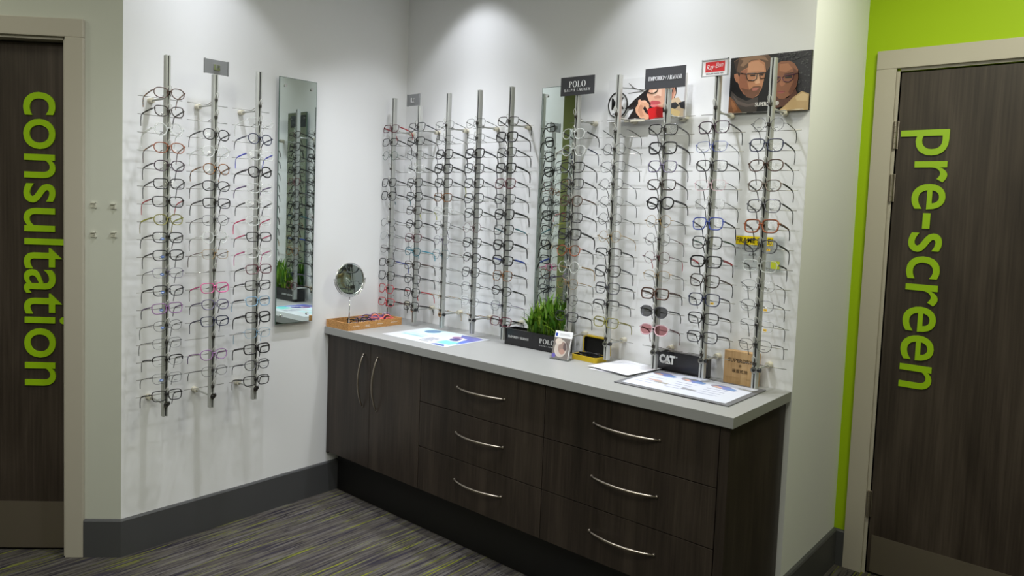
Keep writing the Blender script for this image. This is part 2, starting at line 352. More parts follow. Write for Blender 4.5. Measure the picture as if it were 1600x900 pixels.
# clear sign clips on the angled wall
for i,(s_,z,lb) in enumerate([(.115,1.507,'clear plastic sign clip beside the door frame, upper left of four'),(.035,1.505,'clear plastic sign clip near the wall corner, upper right of four'),
        (.115,1.384,'clear plastic sign clip beside the door frame, lower left of four'),(.033,1.386,'clear plastic sign clip near the wall corner, lower right of four')]):
    mb = MB(); mb.box((s_-.012,-.004,z-.011),(s_+.012,0,z+.011),bev=.001); mb.box((s_-.012,-.010,z+.007),(s_+.012,-.003,z+.011)); mb.box((s_-.012,-.010,z-.011),(s_-.008,-.003,z+.011)); mb.disc((s_,-.004,z),(0,-1,0),.004,.002,12)
    placed(mb,F1).build('sign_clip', mat('clear_clip_plastic',(200,198,184),.25), label=lb, cat='clip', group='clear sign clips on the angled wall')

# ------------------------------------------------------------------ cabinets and worktop
CD, CF = .513, .495
def handle(p0, p1, bow, parent, out=(0,-1,0)):
    p0 = Vector(p0); p1 = Vector(p1); o = Vector(out); n = 14; mb = MB(); pts = []
    for k in range(n+1):
        t = k/n; pts.append(p0.lerp(p1,t)+o*(.004+bow*math.sin(math.pi*t)**.8))
    mb.tube(pts, [.0036+.0014*math.sin(math.pi*k/n) for k in range(n+1)], 8)
    mb.tube([p0+o*-.001,p0+o*.006],.005,8); mb.tube([p1+o*-.001,p1+o*.006],.005,8)
    mb.build('handle', NICKEL, parent)
ZT, ZB, Z1, Z2 = .858, .224, .643, .430
def carcass(root, x0, x1):
    mb = MB(); mb.box((x0+.001,-CF,ZB),(x1-.001,-.004,.860)); mb.build('carcass', WOODM, root)
c1 = empty('cupboard', (.37,-.25,0), label='dark wood double cupboard under the left end of the worktop', cat='cupboard'); 
def loc(root): return lambda mb: placed(mb, lambda x,y,z: (x-root.location.x,y-root.location.y,z-root.location.z))
def unit(root, x0, x1, fronts):
    L = loc(root)
    mb = MB(); mb.box((x0+.001,-CF,ZB),(x1-.001,-.004,.860)); L(mb).build('carcass', WOODM, root)
    mb = MB(); mb.box((x0,-.437,.0),(x1,-.42,ZB)); L(mb).build('plinth', BLACK, root)
    for nm, a, b, z0, z1, h in fronts:
        mb = MB(); mb.box((a+.0012,-CD,z0+.0015),(b-.0012,-CF-.0005,z1-.0015),bev=.0012); f = L(mb).build(nm, WOODM, root)
        q = root.location
        handle((h[0][0]-q.x,-CD-q.y,h[0][1]),(h[1][0]-q.x,-CD-q.y,h[1][1]), .032, f)
unit(c1, .018, .7304, [('door',.018,.3647,ZB,ZT,((.312,.797),(.312,.53))),('door',.3647,.7304,ZB,ZT,((.422,.797),(.422,.53)))])
mb = MB(); mb.box((.002,-.505,ZB-.01),(.018,-.01,.860)); loc(c1)(mb).build('filler_panel', WOODM, c1)
for (a,b,hx0,hx1,lb) in ((.7304,1.4584,.972,1.248,'dark wood three-drawer unit in the middle, next to the cupboard'),(1.4584,2.1905,1.695,1.972,'dark wood three-drawer unit at the right end of the counter')):
    c2 = empty('drawer_unit', ((a+b)/2,-.25,0), label=lb, cat='drawers', group='three-drawer units under the worktop')
    unit(c2, a, b, [('drawer',a,b,z0,z1,((hx0,zh),(hx1,zh))) for z0,z1,zh in ((Z1,ZT,.757),(Z2,Z1,.551),(ZB,Z2,.337))])
    if b > 2: 
        mb = MB(); mb.box((b+.002,-CD,0),(2.226,-.004,.860)); loc(c2)(mb).build('end_panel', WOODM, c2)
mb = MB(); mb.box((.002,-.533,.8625),(2.243,-.002,.9),bev=.0012)
mb.build('worktop', WORK, label='long grey laminate worktop along the back wall', cat='worktop')
Z = .9005
# ------------------------------------------------------------------ mirrors
def wall_mirror(F, x0, x1, z0, z1, st, lb):
    root = empty('wall_mirror', F((x0+x1)/2,0,z0), label=lb, cat='mirror', group='tall frameless wall mirrors')
    G = lambda x,y,z: tuple(Vector(F(x,y,z))-root.location)
    mb = MB(); mb.box((x0,-st,z0),(x1,-st+.005,z1)); placed(mb,G).build('glass_panel', MGLASS, root)
    mb = MB(); mb.add([(x0+.002,-st-.0004,z0+.002),(x1-.002,-st-.0004,z0+.002),(x1-.002,-st-.0004,z1-.002),(x0+.002,-st-.0004,z1-.002)],[(0,1,2,3)])
    mb.add([(x0+.002,-st-.0003,z0+.002),(x1-.002,-st-.0003,z0+.002),(x1-.002,-st-.0003,z1-.002),(x0+.002,-st-.0003,z1-.002)],[(3,2,1,0)])
    placed(mb,G).build('mirror_face', MIRR, root)
    for x in (x0+.032,x1-.032):
        for z in (z0+.04,z1-.04):
            mb = MB(); mb.disc((x,0,z),(0,-1,0),.007,st+.006,16); placed(mb,G).build('fixing_stud', CHROME, root)
FB = lambda x,y,z: (x,y,z)
FA = lambda x,y,z: (-y,x,z)
wall_mirror(FA, -.842, -.627, .941, 2.155, .025, 'tall frameless mirror on the left wall, right of the three racks')
wall_mirror(FB, .997, 1.215, .95, 2.14, .022, 'tall narrow mirror on the back wall behind the green plant')

# ------------------------------------------------------------------ eyewear kit
def outline(kind, side, n=30):
    A = {'rect':(.0268,.0180,3.9),'oval':(.0258,.0185,2.6),'square':(.0260,.0205,3.7),'panto':(.0236,.0205,2.4),'cat':(.0258,.0182,2.6),'round':(.0222,.0218,2.0),'shade':(.0258,.0190,2.7)}[kind]
    a,b,e = A; pts = []
    for k in range(n):
        t = 2*math.pi*k/n; c, s = math.cos(t), math.sin(t)
        x = a*math.copysign(abs(c)**(2/e),c); z = 1.1*b*math.copysign(abs(s)**(2/e),s)
        if z < 0: x *= 1-.13*(abs(z)/b)**1.3; 
        if kind in ('square','panto','shade') and z > 0: z *= .96
        if kind == 'cat' and x*side > 0 and z > 0: z += .006*(x*side/a)**2
        if kind in('cat','oval','square','panto') and x*side < 0 and z < 0: x *= .94
        pts.append((x,z))
    return pts
KINDS = ('rect','oval','square','panto','cat','round','shade')
CXL = .0335
WT = {'bold':(.0025,1.25),'mid':(.0017,1.3),'thin':(.0009,1.0)}
def yb(x): return .0045*(x/.065)**2*1.3
ME = {}
def lens_mesh(kind, mark):
    key = ('lens',kind,mark)
    if key in ME: return ME[key]
    mb = MB()
    for side in (-1,1):
        o = outline(kind,side); cx = side*CXL
        if kind == 'round': cx = side*.0325
        n = len(o); V = [(cx+x,yb(cx+x)+.0003,z) for x,z in o]
        mb.add(V+[(cx,yb(cx)-.0012,0)], [(k,(k+1)%n,n) for k in range(n)], 0, None, True)
        if mark:
            x0 = cx-.007; mb.add([(x0,yb(cx)-.0014,-.0125),(x0+.014,yb(cx)-.0014,-.0125),(x0+.014,yb(cx)-.0014,-.0108),(x0,yb(cx)-.0014,-.0108)],[(0,1,2,3)],1)
    me = mb.mesh('lens_pair', [LENS, mat('demo_print',(70,74,80),.5)]); ME[key] = me; return me
def front_mesh(kind, wt, style):
    key = ('front',kind,wt,style)
    if key in ME: return ME[key]
    r, fl = WT[wt]; mb = MB()
    cx0 = .0325 if kind == 'round' else CXL
    if style == 'none_bridge': style_sides = ()
    elif style in ('end_l','end_r'): style_sides = (-1,) if style == 'end_l' else (1,)
    else: style_sides = (-1,1)
    for side in style_sides:
        cx = side*cx0; o = outline(kind,side)
        pts = [(cx+x*(1+r/.03),yb(cx+x),z*(1+r/.03)) for x,z in o]
        if style == 'full': mb.tube(pts, r, 6, True, flat=fl)
        elif style == 'half':
            n = len(pts); top = pts[0:n//2+1]; mb.tube(top, r, 6, False, flat=fl*1.2)
            mb.tube(pts, .0005, 4, True)
        # end piece
        tx = side*.0665; zz = .0085 if kind not in('round',) else .004
        ex = max(x for x,z in outline(kind,1))+cx0
        mb.tube([(side*(ex-.002),yb(ex),zz),(side*(ex+.003),yb(ex)+.0005,zz+.0008),(tx,.007,zz),(tx,.012,zz-.0005)], max(r*1.0,.0011), 6, flat=1.2)
    if style in ('end_l','end_r'):
        me = mb.mesh('end_piece', MATS['frame_black']); ME[key] = me; return me
    zb_ = {'round':.004,'panto':.006}.get(kind,.005)
    w0 = cx0-max(abs(x) for x,z in outline(kind,-1))
    mb.tube([(-w0-.002,.0004,zb_-.001),(-w0*.5,-.0012,zb_+.002),(0,-.0016,zb_+.003),(w0*.5,-.0012,zb_+.002),(w0+.002,.0004,zb_-.001)], max(r*.95,.0009), 6, flat=1.3)
    for side in (-1,1): # nose pads
        mb.tube([(side*(w0+.001),.002,-.004),(side*(w0-.0015),.007,-.006)],.0005,4); mb.tube([(side*(w0-.0015),.007,-.002),(side*(w0-.002),.0075,-.006),(side*(w0-.0005),.0075,-.0105)],[.0008,.0017,.001],6)
    me = mb.mesh('front', MATS.get('frame_black') or mat('frame_black',(20,18,20),.3)); ME[key] = me; return me
def temple_path(side, bend, kind): 
    zz = .0085 if kind != 'round' else .004; x = side*.0665
    if bend == 0: P = [(x,.011,zz),(side*.068,.04,zz-.0005),(side*.0695,.072,zz-.002),(side*.070,.093,zz-.005)], [(side*.070,.093,zz-.005),(side*.0698,.103,zz-.012),(side*.069,.111,zz-.029),(side*.067,.118,zz-.050)]
    else: P = [(x,.011,zz),(side*.068,.04,zz),(side*.069,.070,zz-.001),(side*.069,.089,zz-.003)], [(side*.069,.089,zz-.003),(side*.0688,.100,zz-.009),(side*.068,.109,zz-.022),(side*.066,.116,zz-.040)]
    return P
def temple_mesh(side, wt, bend, tip, kind):
    key = ('temple',side,wt,bend,tip,kind == 'round')
    if key in ME: return ME[key]
    P = temple_path(side, bend, kind)[1 if tip else 0]; mb = MB()
    h = {'bold':(.0046,.0032),'mid':(.0034,.0025),'thin':(.0016,.0012)}[wt]; t = {'bold':.0013,'mid':.0010,'thin':.0007}[wt]
    n = len(P)
    rs = [h[0]+(h[1]-h[0])*k/(n-1) for k in range(n)] if not tip else [h[1],max(h[1]*1.05,.0013),max(h[1]*1.1,.0016),max(h[1]*.8,.0012)]
    # flat section: tall (r) and thin
    vs = []; pts = [Vector(p) for p in P]
    for i,p in enumerate(pts):
        d = (pts[min(i+1,n-1)]-pts[max(i-1,0)]).normalized(); sx = Vector((1,0,0)); up = d.cross(sx).normalized()
        if up.z < 0: up = -up
        tt = t if not tip else max(t,.0011)
        for a,b in ((-1,-.6),(-1,.6),(-.5,1),(.5,1),(1,.6),(1,-.6),(.5,-1),(-.5,-1)): vs.append(p+sx*a*tt+up*b*rs[i])
    fs = [(i*8+k,i*8+(k+1)%8,(i+1)*8+(k+1)%8,(i+1)*8+k) for i in range(n-1) for k in range(8)]+[list(range(8)),[(n-1)*8+k for k in range(8)][::-1]]
    mb.add(vs, fs, 0, None, True); me = mb.mesh('temple', MATS['frame_black']); ME[key] = me; return me
FC = {'black':(20,18,20),'charcoal':(48,48,52),'grey':(92,92,98),'light grey':(150,152,158),'silver':(150,150,152),'brown':(74,48,36),'dark brown':(46,34,30),
      'orange brown':(140,72,34),'amber':(120,84,48),'gold':(170,140,92),'red':(176,30,44),'maroon':(84,24,38),'pink':(214,90,150),'hot pink':(206,70,110),'lilac':(150,110,160),'purple':(84,52,110),
      'blue':(38,62,150),'bright blue':(30,50,190),'navy':(26,32,64),'light blue':(130,170,200),'teal':(34,98,112),'turquoise':(60,150,176),'olive':(128,124,58),'yellow green':(176,176,60),
      'grey violet':(96,88,116),'grey brown':(104,92,82),'plum':(54,32,48),'green':(30,80,66),'coral':(236,110,104),'white pink':(226,190,200),'cream':(222,214,190)}
def frame_mat(c):
    if c == 'clear': return mat('frame_clear',(222,226,222),.28,0,.34)
    k = 'frame_'+c.replace(' ','_')
    if c in ('silver','gold','grey'): return mat(k, FC[c], .28, .75)
    if c in ('lilac','pink','light blue','white pink','light grey'): return mat(k, FC[c], .2, 0, .85)
    if c == 'amber':
        if k in MATS: return MATS[k]
        m_ = mat(k, FC[c], .25); n, l = nodes(m_); tc = n.new('ShaderNodeTexCoord'); ns = n.new('ShaderNodeTexNoise'); ns.inputs['Scale'].default_value = 160
        cr = n.new('ShaderNodeValToRGB'); e = cr.color_ramp.elements; e[0].position = .42; e[0].color = (*lin((34,22,16)),1); e[1].position = .6; e[1].color = (*lin((160,104,50)),1)
        l.new(tc.outputs['Object'], ns.inputs['Vector']); l.new(ns.outputs['Fac'], cr.inputs[0]); l.new(cr.outputs[0], n['Principled BSDF'].inputs['Base Color']); return m_
    return mat(k, FC[c], .28)
mat('frame_black',(20,18,20),.3)
STB = mat('sticker_blue',(36,84,160),.5); STY = mat('sticker_yellow',(232,184,20),.5); STK = mat('sticker_black_print',(20,20,20),.5)
def sticker_mesh(k):
    if ('st',k) in ME: return ME['st',k]
    mb = MB()
    if k == 'blue':
        cx,cz = -.0265,-.006; n = 18; ring = [(cx+.0078*math.cos(2*math.pi*i/n),cz+.0052*math.sin(2*math.pi*i/n)) for i in range(n)]
        mb.add([(x,yb(x)-.0018,z) for x,z in ring]+[(x,yb(x)-.0014,z) for x,z in ring],[list(range(n)),]+[(i,(i+1)%n,n+(i+1)%n,n+i) for i in range(n)])
        mb.box((cx-.0045,yb(cx)-.0021,cz-.0012),(cx+.0045,yb(cx)-.0018,cz+.0010),1)
        me = mb.mesh('sticker',[STB,mat('sticker_white_print',(225,230,236),.5)])
    else:
        cx,cz = .034,-.0125; mb.box((cx-.0065,yb(cx)-.0021,cz-.004),(cx+.0065,yb(cx)-.0016,cz+.004)); lay(glyphs('CAT',.03), mb, (cx,yb(cx)-.0021,cz),(1,0,0),(0,0,1),(0,-1,0),.008,.0045,.0002,1); me = mb.mesh('sticker',[STY,STK])
    ME['st',k] = me; return me
def eyewear(loc_, rz, label, group, kind, wt, style, fc, tc, tip, tilt=6, ry=0, st=None, lens=LENS, bend=0, mark=True, name='eyeglasses', cat='glasses'):
    root = bpy.data.objects.new(name, None); col.objects.link(root); root.empty_display_size = .02
    root.location = loc_; root.rotation_euler = (R(-tilt), R(ry), rz); root.rotation_mode = 'XYZ'
    tag(root, label, cat, group)
    if style != 'rimless' : link('frame_front', front_mesh(kind,wt,style), root, frame_mat(fc))
    else:
        link('bridge', front_mesh(kind,'thin','none_bridge'), root, frame_mat(fc)); link('end_piece', front_mesh(kind,'thin','end_l'), root, frame_mat(fc)); link('end_piece', front_mesh(kind,'thin','end_r'), root, frame_mat(fc))
    if 'rimless' == style: pass
    link('lens_pair', lens_mesh(kind,mark), root, [lens, mat('demo_print',(70,74,80),.5)])
    for s_ in (-1,1):
        t_ = link('temple', temple_mesh(s_,wt,bend,False,kind), root, frame_mat(tc)); link('temple_tip', temple_mesh(s_,wt,bend,True,kind), t_, frame_mat(tip))
    if st: link('sticker', sticker_mesh(st), root)
    return root

# ------------------------------------------------------------------ display racks
def pole_profile():
    w2,d2,s2,sd,c = .0105,.012,.0028,.007,.003
    return [(-w2+c,-d2),(-s2,-d2),(-s2,-d2+sd),(s2,-d2+sd),(s2,-d2),(w2-c,-d2),(w2,-d2+c),(w2,d2-c),(w2-c,d2),(-w2+c,d2),(-w2,d2-c),(-w2,-d2+c)]
def rack(F_rot, x, y, zb, zt, off, slots, lb, zlow, group):
    root = empty('display_rack', (x,y,zb), F_rot, label=lb, cat='display rack', group=group); b = zb
    # extrusion as quads: front profile is concave, so cap it in pieces
    pr = pole_profile(); n = len(pr); mb = MB()
    V = [(a,c,0) for a,c in pr]+[(a,c,zt-b) for a,c in pr]
    mb.add(V, [(i,(i+1)%n,n+(i+1)%n,n+i) for i in range(n)]+[[n+i for i in (0,1,2,3,4,5,6,7,8,9,10,11)], [11,10,9,8,7,6,5,4,3,2,1,0]]); mb.build('pole', ALU, root)
    mb = MB(); mb.box((-.0024,-.0112,.002),(.0024,-.0056,zt-b-.002)); mb.build('slot_strip', DARKSLOT, root)
    for z, low in ((1.957,False),(zlow,True)):
        mb = MB(); zz = z-b
        mb.disc((0,off-.001,zz),(0,-1,0),.0125,.028,18,0,.011); mb.disc((0,off-.028,zz),(0,-1,0),.0045,.006,10,1)
        mb.tube([(0,off-.03,zz),(0,.011,zz)],.0042,8,mi=1)
        if low: mb.disc((.0105,-.002,zz),(1,0,0),.008,.010,16,2); mb.disc((0,-.0118,zz),(0,-1,0),.0125,.006,20,3); mb.disc((0,-.0178,zz),(0,-1,0),.0055,.003,14,2)
        mb.build('wall_bracket', [PADM,ALU,DARKSLOT,CHROME], root)
    if ('holder',) not in ME:
        mb = MB()
        mb.box((-.0065,-.0185,-.006),(.0065,-.0118,.006),0,bev=.001); mb.disc((0,-.018,0),(0,-1,0),.0035,.003,12,0)
        mb.tube([(-.005,-.017,.004),(-.0070,-.021,.014),(-.0062,-.026,.025),(0,-.028,.032),(.0062,-.026,.025),(.0070,-.021,.014),(.005,-.017,.004)],.0011,6,mi=1)
        mb.tube([(-.0925,.060,-.016),(.0925,.060,-.016)],.0013,6,mi=2); mb.tube([(0,.011,-.003),(0,.060,-.016)],.0016,6,mi=2)
        ME['holder',] = mb.mesh('glasses_holder',[CLIPM,LOOPM,RODM])
    for z in slots:
        o = bpy.data.objects.new('glasses_holder', ME['holder',]); col.objects.link(o); o.parent = root; o.location = (0,0,z-b)
    return root
PIT = .0737
ORD = ['first','second','third','fourth','fifth','sixth','seventh','eighth','ninth','tenth','eleventh','twelfth','thirteenth','fourteenth','fifteenth','sixteenth','seventeenth','eighteenth']
# (shape, weight, style, front colour, temple colour, tip colour, words[, sticker])
def G(shape, wt, fc, tc=None, tip=None, words=None, st=None, style='full', lens=None, mark=True): return dict(kind=shape, wt=wt, fc=fc, tc=tc or fc, tip=tip or tc or fc, words=words, st=st, style=style, lens=lens, mark=mark)
E_ = None
A1 = [G('oval','mid','brown','amber','amber','brown tortoiseshell oval'),G('cat','mid','dark brown','black','black','dark brown cat-eye'),G('round','bold','clear',None,None,'clear crystal round'),
  G('oval','mid','orange brown','amber','brown','amber brown oval'),G('oval','mid','plum','black','black','dark plum oval'),G('rect','mid','black',words='black rounded rectangular'),
  G('rect','mid','black','red','red','black with red arms'),G('oval','mid','olive','yellow green','olive','olive yellow oval'),G('rect','mid','black',words='black rectangular with blue sticker',st='blue'),
  G('rect','mid','black',words='slim black rectangular with blue sticker',st='blue'),G('rect','thin','grey violet','black','black','thin violet-grey with blue sticker','blue'),G('rect','mid','charcoal',None,'black','charcoal with blue sticker','blue'),
  G('rect','mid','lilac','purple','black','lilac with blue sticker','blue'),G('oval','thin','charcoal','charcoal','black','dark grey with blue sticker','blue'),G('rect','thin','grey','charcoal','black','thin grey rectangular'),
  G('rect','mid','black',None,None,'black half-rim',None,'half'),G('rect','thin','grey','grey','black','thin grey metal with blue sticker','blue'),G('rect','mid','black',None,None,'black narrow rectangular')]
A2 = [E_,E_,G('panto','mid','black',words='black round-lensed'),G('panto','mid','clear',words='clear crystal'),G('panto','mid','amber',words='tortoiseshell round-lensed'),G('oval','mid','black',words='black oval'),
  G('rect','mid','black','black','black','black rectangular with teal edge'),G('panto','thin','grey','charcoal','black','thin grey metal'),G('round','mid','clear','clear','black','clear with black arm tips'),
  G('rect','thin','gold','brown','brown','thin gold and brown'),E_,G('rect','mid','pink','pink','black','bright pink'),G('oval','mid','grey violet','grey violet','black','violet-grey oval'),G('rect','mid','navy',words='navy blue'),E_,
  G('oval','mid','lilac','lilac','purple','lilac oval'),G('oval','thin','grey','grey','black','thin grey oval'),E_]
A3 = [E_,G('rect','thin','clear',words='clear rimmed'),G('panto','mid','navy','navy','black','dark navy'),G('rect','mid','clear','bright blue','bright blue','clear with bright blue arms'),G('panto','bold','black',None,None,'bold black'),
  G('rect','mid','clear','purple','purple','clear with dark purple arms'),G('rect','mid','clear','black','black','clear with black arms'),G('rect','mid','clear','hot pink','hot pink','clear with pink arms'),
  G('rect','mid','black','hot pink','black','black with pink arms'),G('rect','mid','clear','pink','pink','clear pink with pink arms'),G('rect','mid','maroon','black','black','maroon and black'),G('rect','mid','black',None,None,'black rectangular'),
  G('rect','mid','light blue','black','light blue','pale blue with black arms'),G('square','bold','black',None,None,'thick black square'),G('rect','thin','light blue','light grey','light blue','pale blue-grey'),
  G('rect','bold','black',None,None,'thick black rectangular'),G('oval','mid','grey','grey','charcoal','grey oval'),G('rect','mid','black',None,None,'black rectangular')]
B1 = [G('rect','mid','maroon','red','red','dark with bright red arms'),G('rect','mid','black',None,None,'black rectangular'),G('round','thin','green','light grey','grey','pale grey-green'),E_,G('square','mid','black',None,None,'black square'),
  G('square','mid','black','black','teal','black with teal arm tips'),E_,G('oval','thin','grey','charcoal','black','thin grey oval'),G('oval','thin','light grey','charcoal','black','thin light grey'),G('rect','thin','charcoal','maroon','black','thin dark metal with wine arms'),
  G('rect','mid','black','blue','blue','black with blue arms'),G('square','mid','black','grey','black','black with grey arms'),G('square','mid','red','black','black','red-fronted with black arms'),G('rect','mid','red','maroon','black','red and maroon')]
B2 = [G('square','mid','charcoal','grey','black','charcoal with grey arms'),G('rect','mid','black',None,None,'black rectangular'),G('square','thin','charcoal','black','black','thin charcoal'),G('rect','mid','clear','black','black','clear crystal rectangular'),
  G('square','mid','black',None,None,'black square'),G('square','mid','black','charcoal','black','black with charcoal arms'),G('rect','mid','dark brown','black','yellow green','dark brown with yellow arm tips'),G('oval','mid','black',None,None,'black oval'),
  G('rect','mid','maroon','black','black','maroon rectangular'),G('oval','mid','teal','turquoise','turquoise','teal with turquoise arms'),G('rect','mid','dark brown','brown','black','dark brown rectangular'),G('square','mid','charcoal','charcoal','black','charcoal square'),
  G('square','mid','black','red','red','black with red arms'),G('square','mid','black',None,None,'black square')]
B3 = [G('rect','thin','black','charcoal','black','thin black metal'),G('square','thin','grey','grey','charcoal','thin grey metal'),G('square','bold','black','charcoal','black','large black square'),G('square','bold','black',None,None,'bold black square'),
  G('square','mid','black','black','yellow green','black and yellow tortoiseshell'),G('rect','mid','amber','black','black','amber tortoiseshell'),G('rect','mid','clear','clear','black','clear crystal rectangular'),G('square','thin','charcoal','black','black','thin charcoal square'),
  G('panto','thin','grey violet','grey','grey','violet-grey round-lensed'),G('square','thin','teal','maroon','maroon','teal-rimmed with wine arms'),G('oval','thin','silver','silver','silver','rimless with silver arms',None,'rimless'),
  G('rect','thin','silver','grey','grey','rimless with grey arms',None,'rimless'),G('oval','thin','gold','gold','black','rimless with gold and black arms',None,'rimless'),G('rect','thin','gold','cream','gold','gold rimless',None,'rimless')]
B4 = [G('square','thin','black','charcoal','black','thin black square'),G('rect','thin','charcoal','grey','charcoal','thin dark grey'),G('square','bold','black','grey','charcoal','thick black with grey arms'),G('square','mid','charcoal','charcoal','grey','charcoal square'),
  G('square','mid','black','grey','black','black with metal arms'),G('square','mid','charcoal','black','black','dark charcoal square'),G('square','mid','black',None,None,'black square'),G('round','thin','maroon','silver','black','thin wine round'),
  G('square','mid','black',None,None,'black square'),G('oval','mid','black','black','black','black oval'),G('square','mid','charcoal','silver','charcoal','dark with silver arms'),G('rect','thin','charcoal','grey','black','grey half-rim',None,'half'),
  G('rect','thin','light grey','grey violet','charcoal','pale grey metal'),G('oval','thin','gold','gold','cream','gold rimless',None,'rimless')]
B5 = [G('rect','mid','dark brown','black','black','brown and black rectangular'),G('square','bold','black','black','black','black with red inner edge'),G('square','mid','black','black','black','black with red lower rims'),G('square','bold','black',None,None,'bold black square'),
  G('square','mid','maroon','grey','charcoal','dark red with grey arms'),G('square','mid','charcoal','grey','charcoal','charcoal with grey arms'),G('square','bold','black',None,None,'large thick black'),G('square','mid','black','teal','black','black with teal arms'),
  G('square','bold','black',None,None,'thick black square'),G('rect','bold','black','blue','black','black with blue arms'),G('square','mid','amber','black','black','dark tortoiseshell'),G('oval','mid','black',None,None,'black oval'),
  G('square','thin','navy','purple','grey violet','thin violet-blue'),G('rect','mid','maroon','black','black','black with red hinges')]
B6 = [E_,G('panto','mid','clear','black','black','clear with black arms'),G('panto','mid','clear','navy','navy','clear with navy arms'),G('square','mid','black',None,None,'black square'),G('square','mid','black','black','black','black square with logo arms'),
  G('panto','mid','brown','brown','black','brown and black round-lensed'),G('rect','mid','black',None,None,'black rectangular'),G('square','bold','black',None,None,'thick black square'),G('panto','mid','orange brown','black','black','chestnut with black arms'),
  G('round','mid','clear','gold','gold','round clear with gold arms'),G('panto','thin','gold','gold','black','pale gold'),G('round','thin','charcoal','black','black','round dark metal'),G('rect','mid','charcoal','black','black','grey metal rectangular'),E_]
B7 = [E_,G('rect','thin','silver','black','black','rimless with black arms',None,'rimless'),G('round','thin','charcoal','black','black','thin dark round'),G('square','thin','grey','black','black','thin grey square'),G('round','thin','grey','grey','black','thin grey round'),
  G('round','thin','silver','black','black','thin silver round'),G('round','thin','charcoal','charcoal','black','thin charcoal round'),G('round','thin','gold','gold','gold','thin gold round'),G('square','mid','black','black','black','black browline',None,'half'),
  G('square','mid','black','grey','black','black square with grey arms'),G('square','mid','grey','charcoal','grey','grey metal square'),G('rect','mid','charcoal','charcoal','black','charcoal half-rim',None,'half'),G('rect','mid','olive','olive','olive','olive green'),E_]
B8 = [E_,G('rect','mid','black','charcoal','black','black rectangular'),G('square','bold','black',None,None,'bold black square'),G('square','mid','grey violet','charcoal','charcoal','violet-grey square'),G('rect','mid','dark brown','black','black','dark brown rectangular'),
  G('panto','bold','black',None,None,'thick black round-lensed'),G('round','thin','gold','charcoal','black','thin gold round'),G('round','thin','grey','maroon','charcoal','thin grey round'),G('round','thin','maroon','black','red','thin red-rimmed round'),
  G('oval','thin','gold','black','black','thin black and gold half-rim',None,'half'),G('rect','bold','brown','brown','black','brown tortoiseshell'),G('shade','mid','grey','charcoal','charcoal','grey sunglasses',None,'full',glassy('smoke_lens',(.16,.16,.17),.06),False),
  G('shade','mid','white pink','maroon','maroon','pink-lensed sunglasses',None,'full',glassy('pink_lens',(.62,.28,.30),.06),False),E_]
B9 = [E_,G('square','mid','plum','charcoal','black','black and purple square'),G('rect','thin','blue','navy','charcoal','thin blue'),G('rect','mid','charcoal','black','black','dark grey rectangular'),G('rect','thin','white pink','black','black','pale pink-grey'),
  G('rect','thin','silver','grey','black','thin silver with black tips'),G('square','mid','blue','charcoal','navy','violet-blue square'),G('square','mid','black','green','black','black with green arms'),G('rect','bold','black','red','black','black with one red inner arm'),
  G('square','mid','dark brown','brown','black','maroon-brown square'),G('square','mid','navy','black','black','navy with yellow sticker','yellow'),G('rect','mid','black',None,None,'black rectangular'),G('rect','mid','charcoal','black','black','charcoal rectangular'),E_]
B10 = [E_,G('round','thin','grey','charcoal','black','thin grey round'),G('square','mid','navy','black','charcoal','navy blue square'),G('oval','mid','brown','black','black','dark tortoiseshell oval'),G('oval','mid','grey brown','black','black','brown-grey oval'),
  G('square','mid','grey','charcoal','black','grey square'),G('square','bold','orange brown','brown','charcoal','orange tortoiseshell'),G('square','mid','charcoal','black','black','charcoal with yellow sticker','yellow'),G('rect','mid','clear','black','black','clear with black arms'),
  G('oval','thin','silver','charcoal','black','thin silver with dark arms'),G('oval','thin','grey','black','black','thin grey with yellow sticker','yellow'),G('rect','thin','silver','grey','black','half-rim silver with yellow sticker','yellow','half'),G('oval','thin','charcoal','grey','black','thin dark metal'),E_]
def fill(name_words, items, x, y, rz, z0, zb, zt, off, zlow, rack_lb, rgroup, group):
    slots = [z0-PIT*k for k in range(len(items))]
    rack(rz, x, y, zb, zt, off, slots, rack_lb, zlow, rgroup); n = 0
    for k, g_ in enumerate(items):
        if g_ is None: continue
        n += 1
        d = .0275; lx, ly = random.uniform(-.003,.003), -d
        c, s = math.cos(rz), math.sin(rz); px, py = x+c*lx-s*ly, y+s*lx+c*ly
        nm, ct, noun = 'eyeglasses', 'glasses', 'glasses'
        if 'sunglasses' in g_['words']: nm, ct, noun = 'sunglasses', 'sunglasses', ''
        lb = '%s%s, %s pair down %s' % (g_['words'], ' '+noun if noun else '', ORD[n-1], name_words)
        eyewear((px,py,slots[k]-.002), rz+R(random.uniform(-4,4)), lb, group, g_['kind'], g_['wt'], g_['style'], g_['fc'], g_['tc'], g_['tip'], tilt=random.uniform(8,14), ry=random.uniform(-1.5,1.5),
                st=g_['st'], lens=g_['lens'] or LENS, bend=random.choice((0,0,1)), mark=g_['mark'] and random.random() < .7, name=nm, cat=ct)
AW = ['the left wall\'s leftmost rack','the left wall\'s middle rack','the left wall\'s rightmost rack']
for i,(it,y) in enumerate(((A1,-1.452),(A2,-1.245),(A3,-1.035))):
    fill(AW[i], it, .16, y, R(90), 1.977, .628, 2.085 if i == 1 else 2.131, .16, .68,
         ['aluminium eyewear rack pole on the left wall, nearest the consultation door','aluminium eyewear rack pole on the left wall with a grey sign holder','aluminium eyewear rack pole on the left wall, nearest the mirror'][i], 'rack poles on the left wall', 'glasses on '+AW[i])
BX = [.066,.274,.489,.705,.911,1.297,1.504,1.735,1.945,2.155]
BT = [2.139,2.085,2.134,2.134,2.134,2.066,2.137,2.062,2.094,2.139]
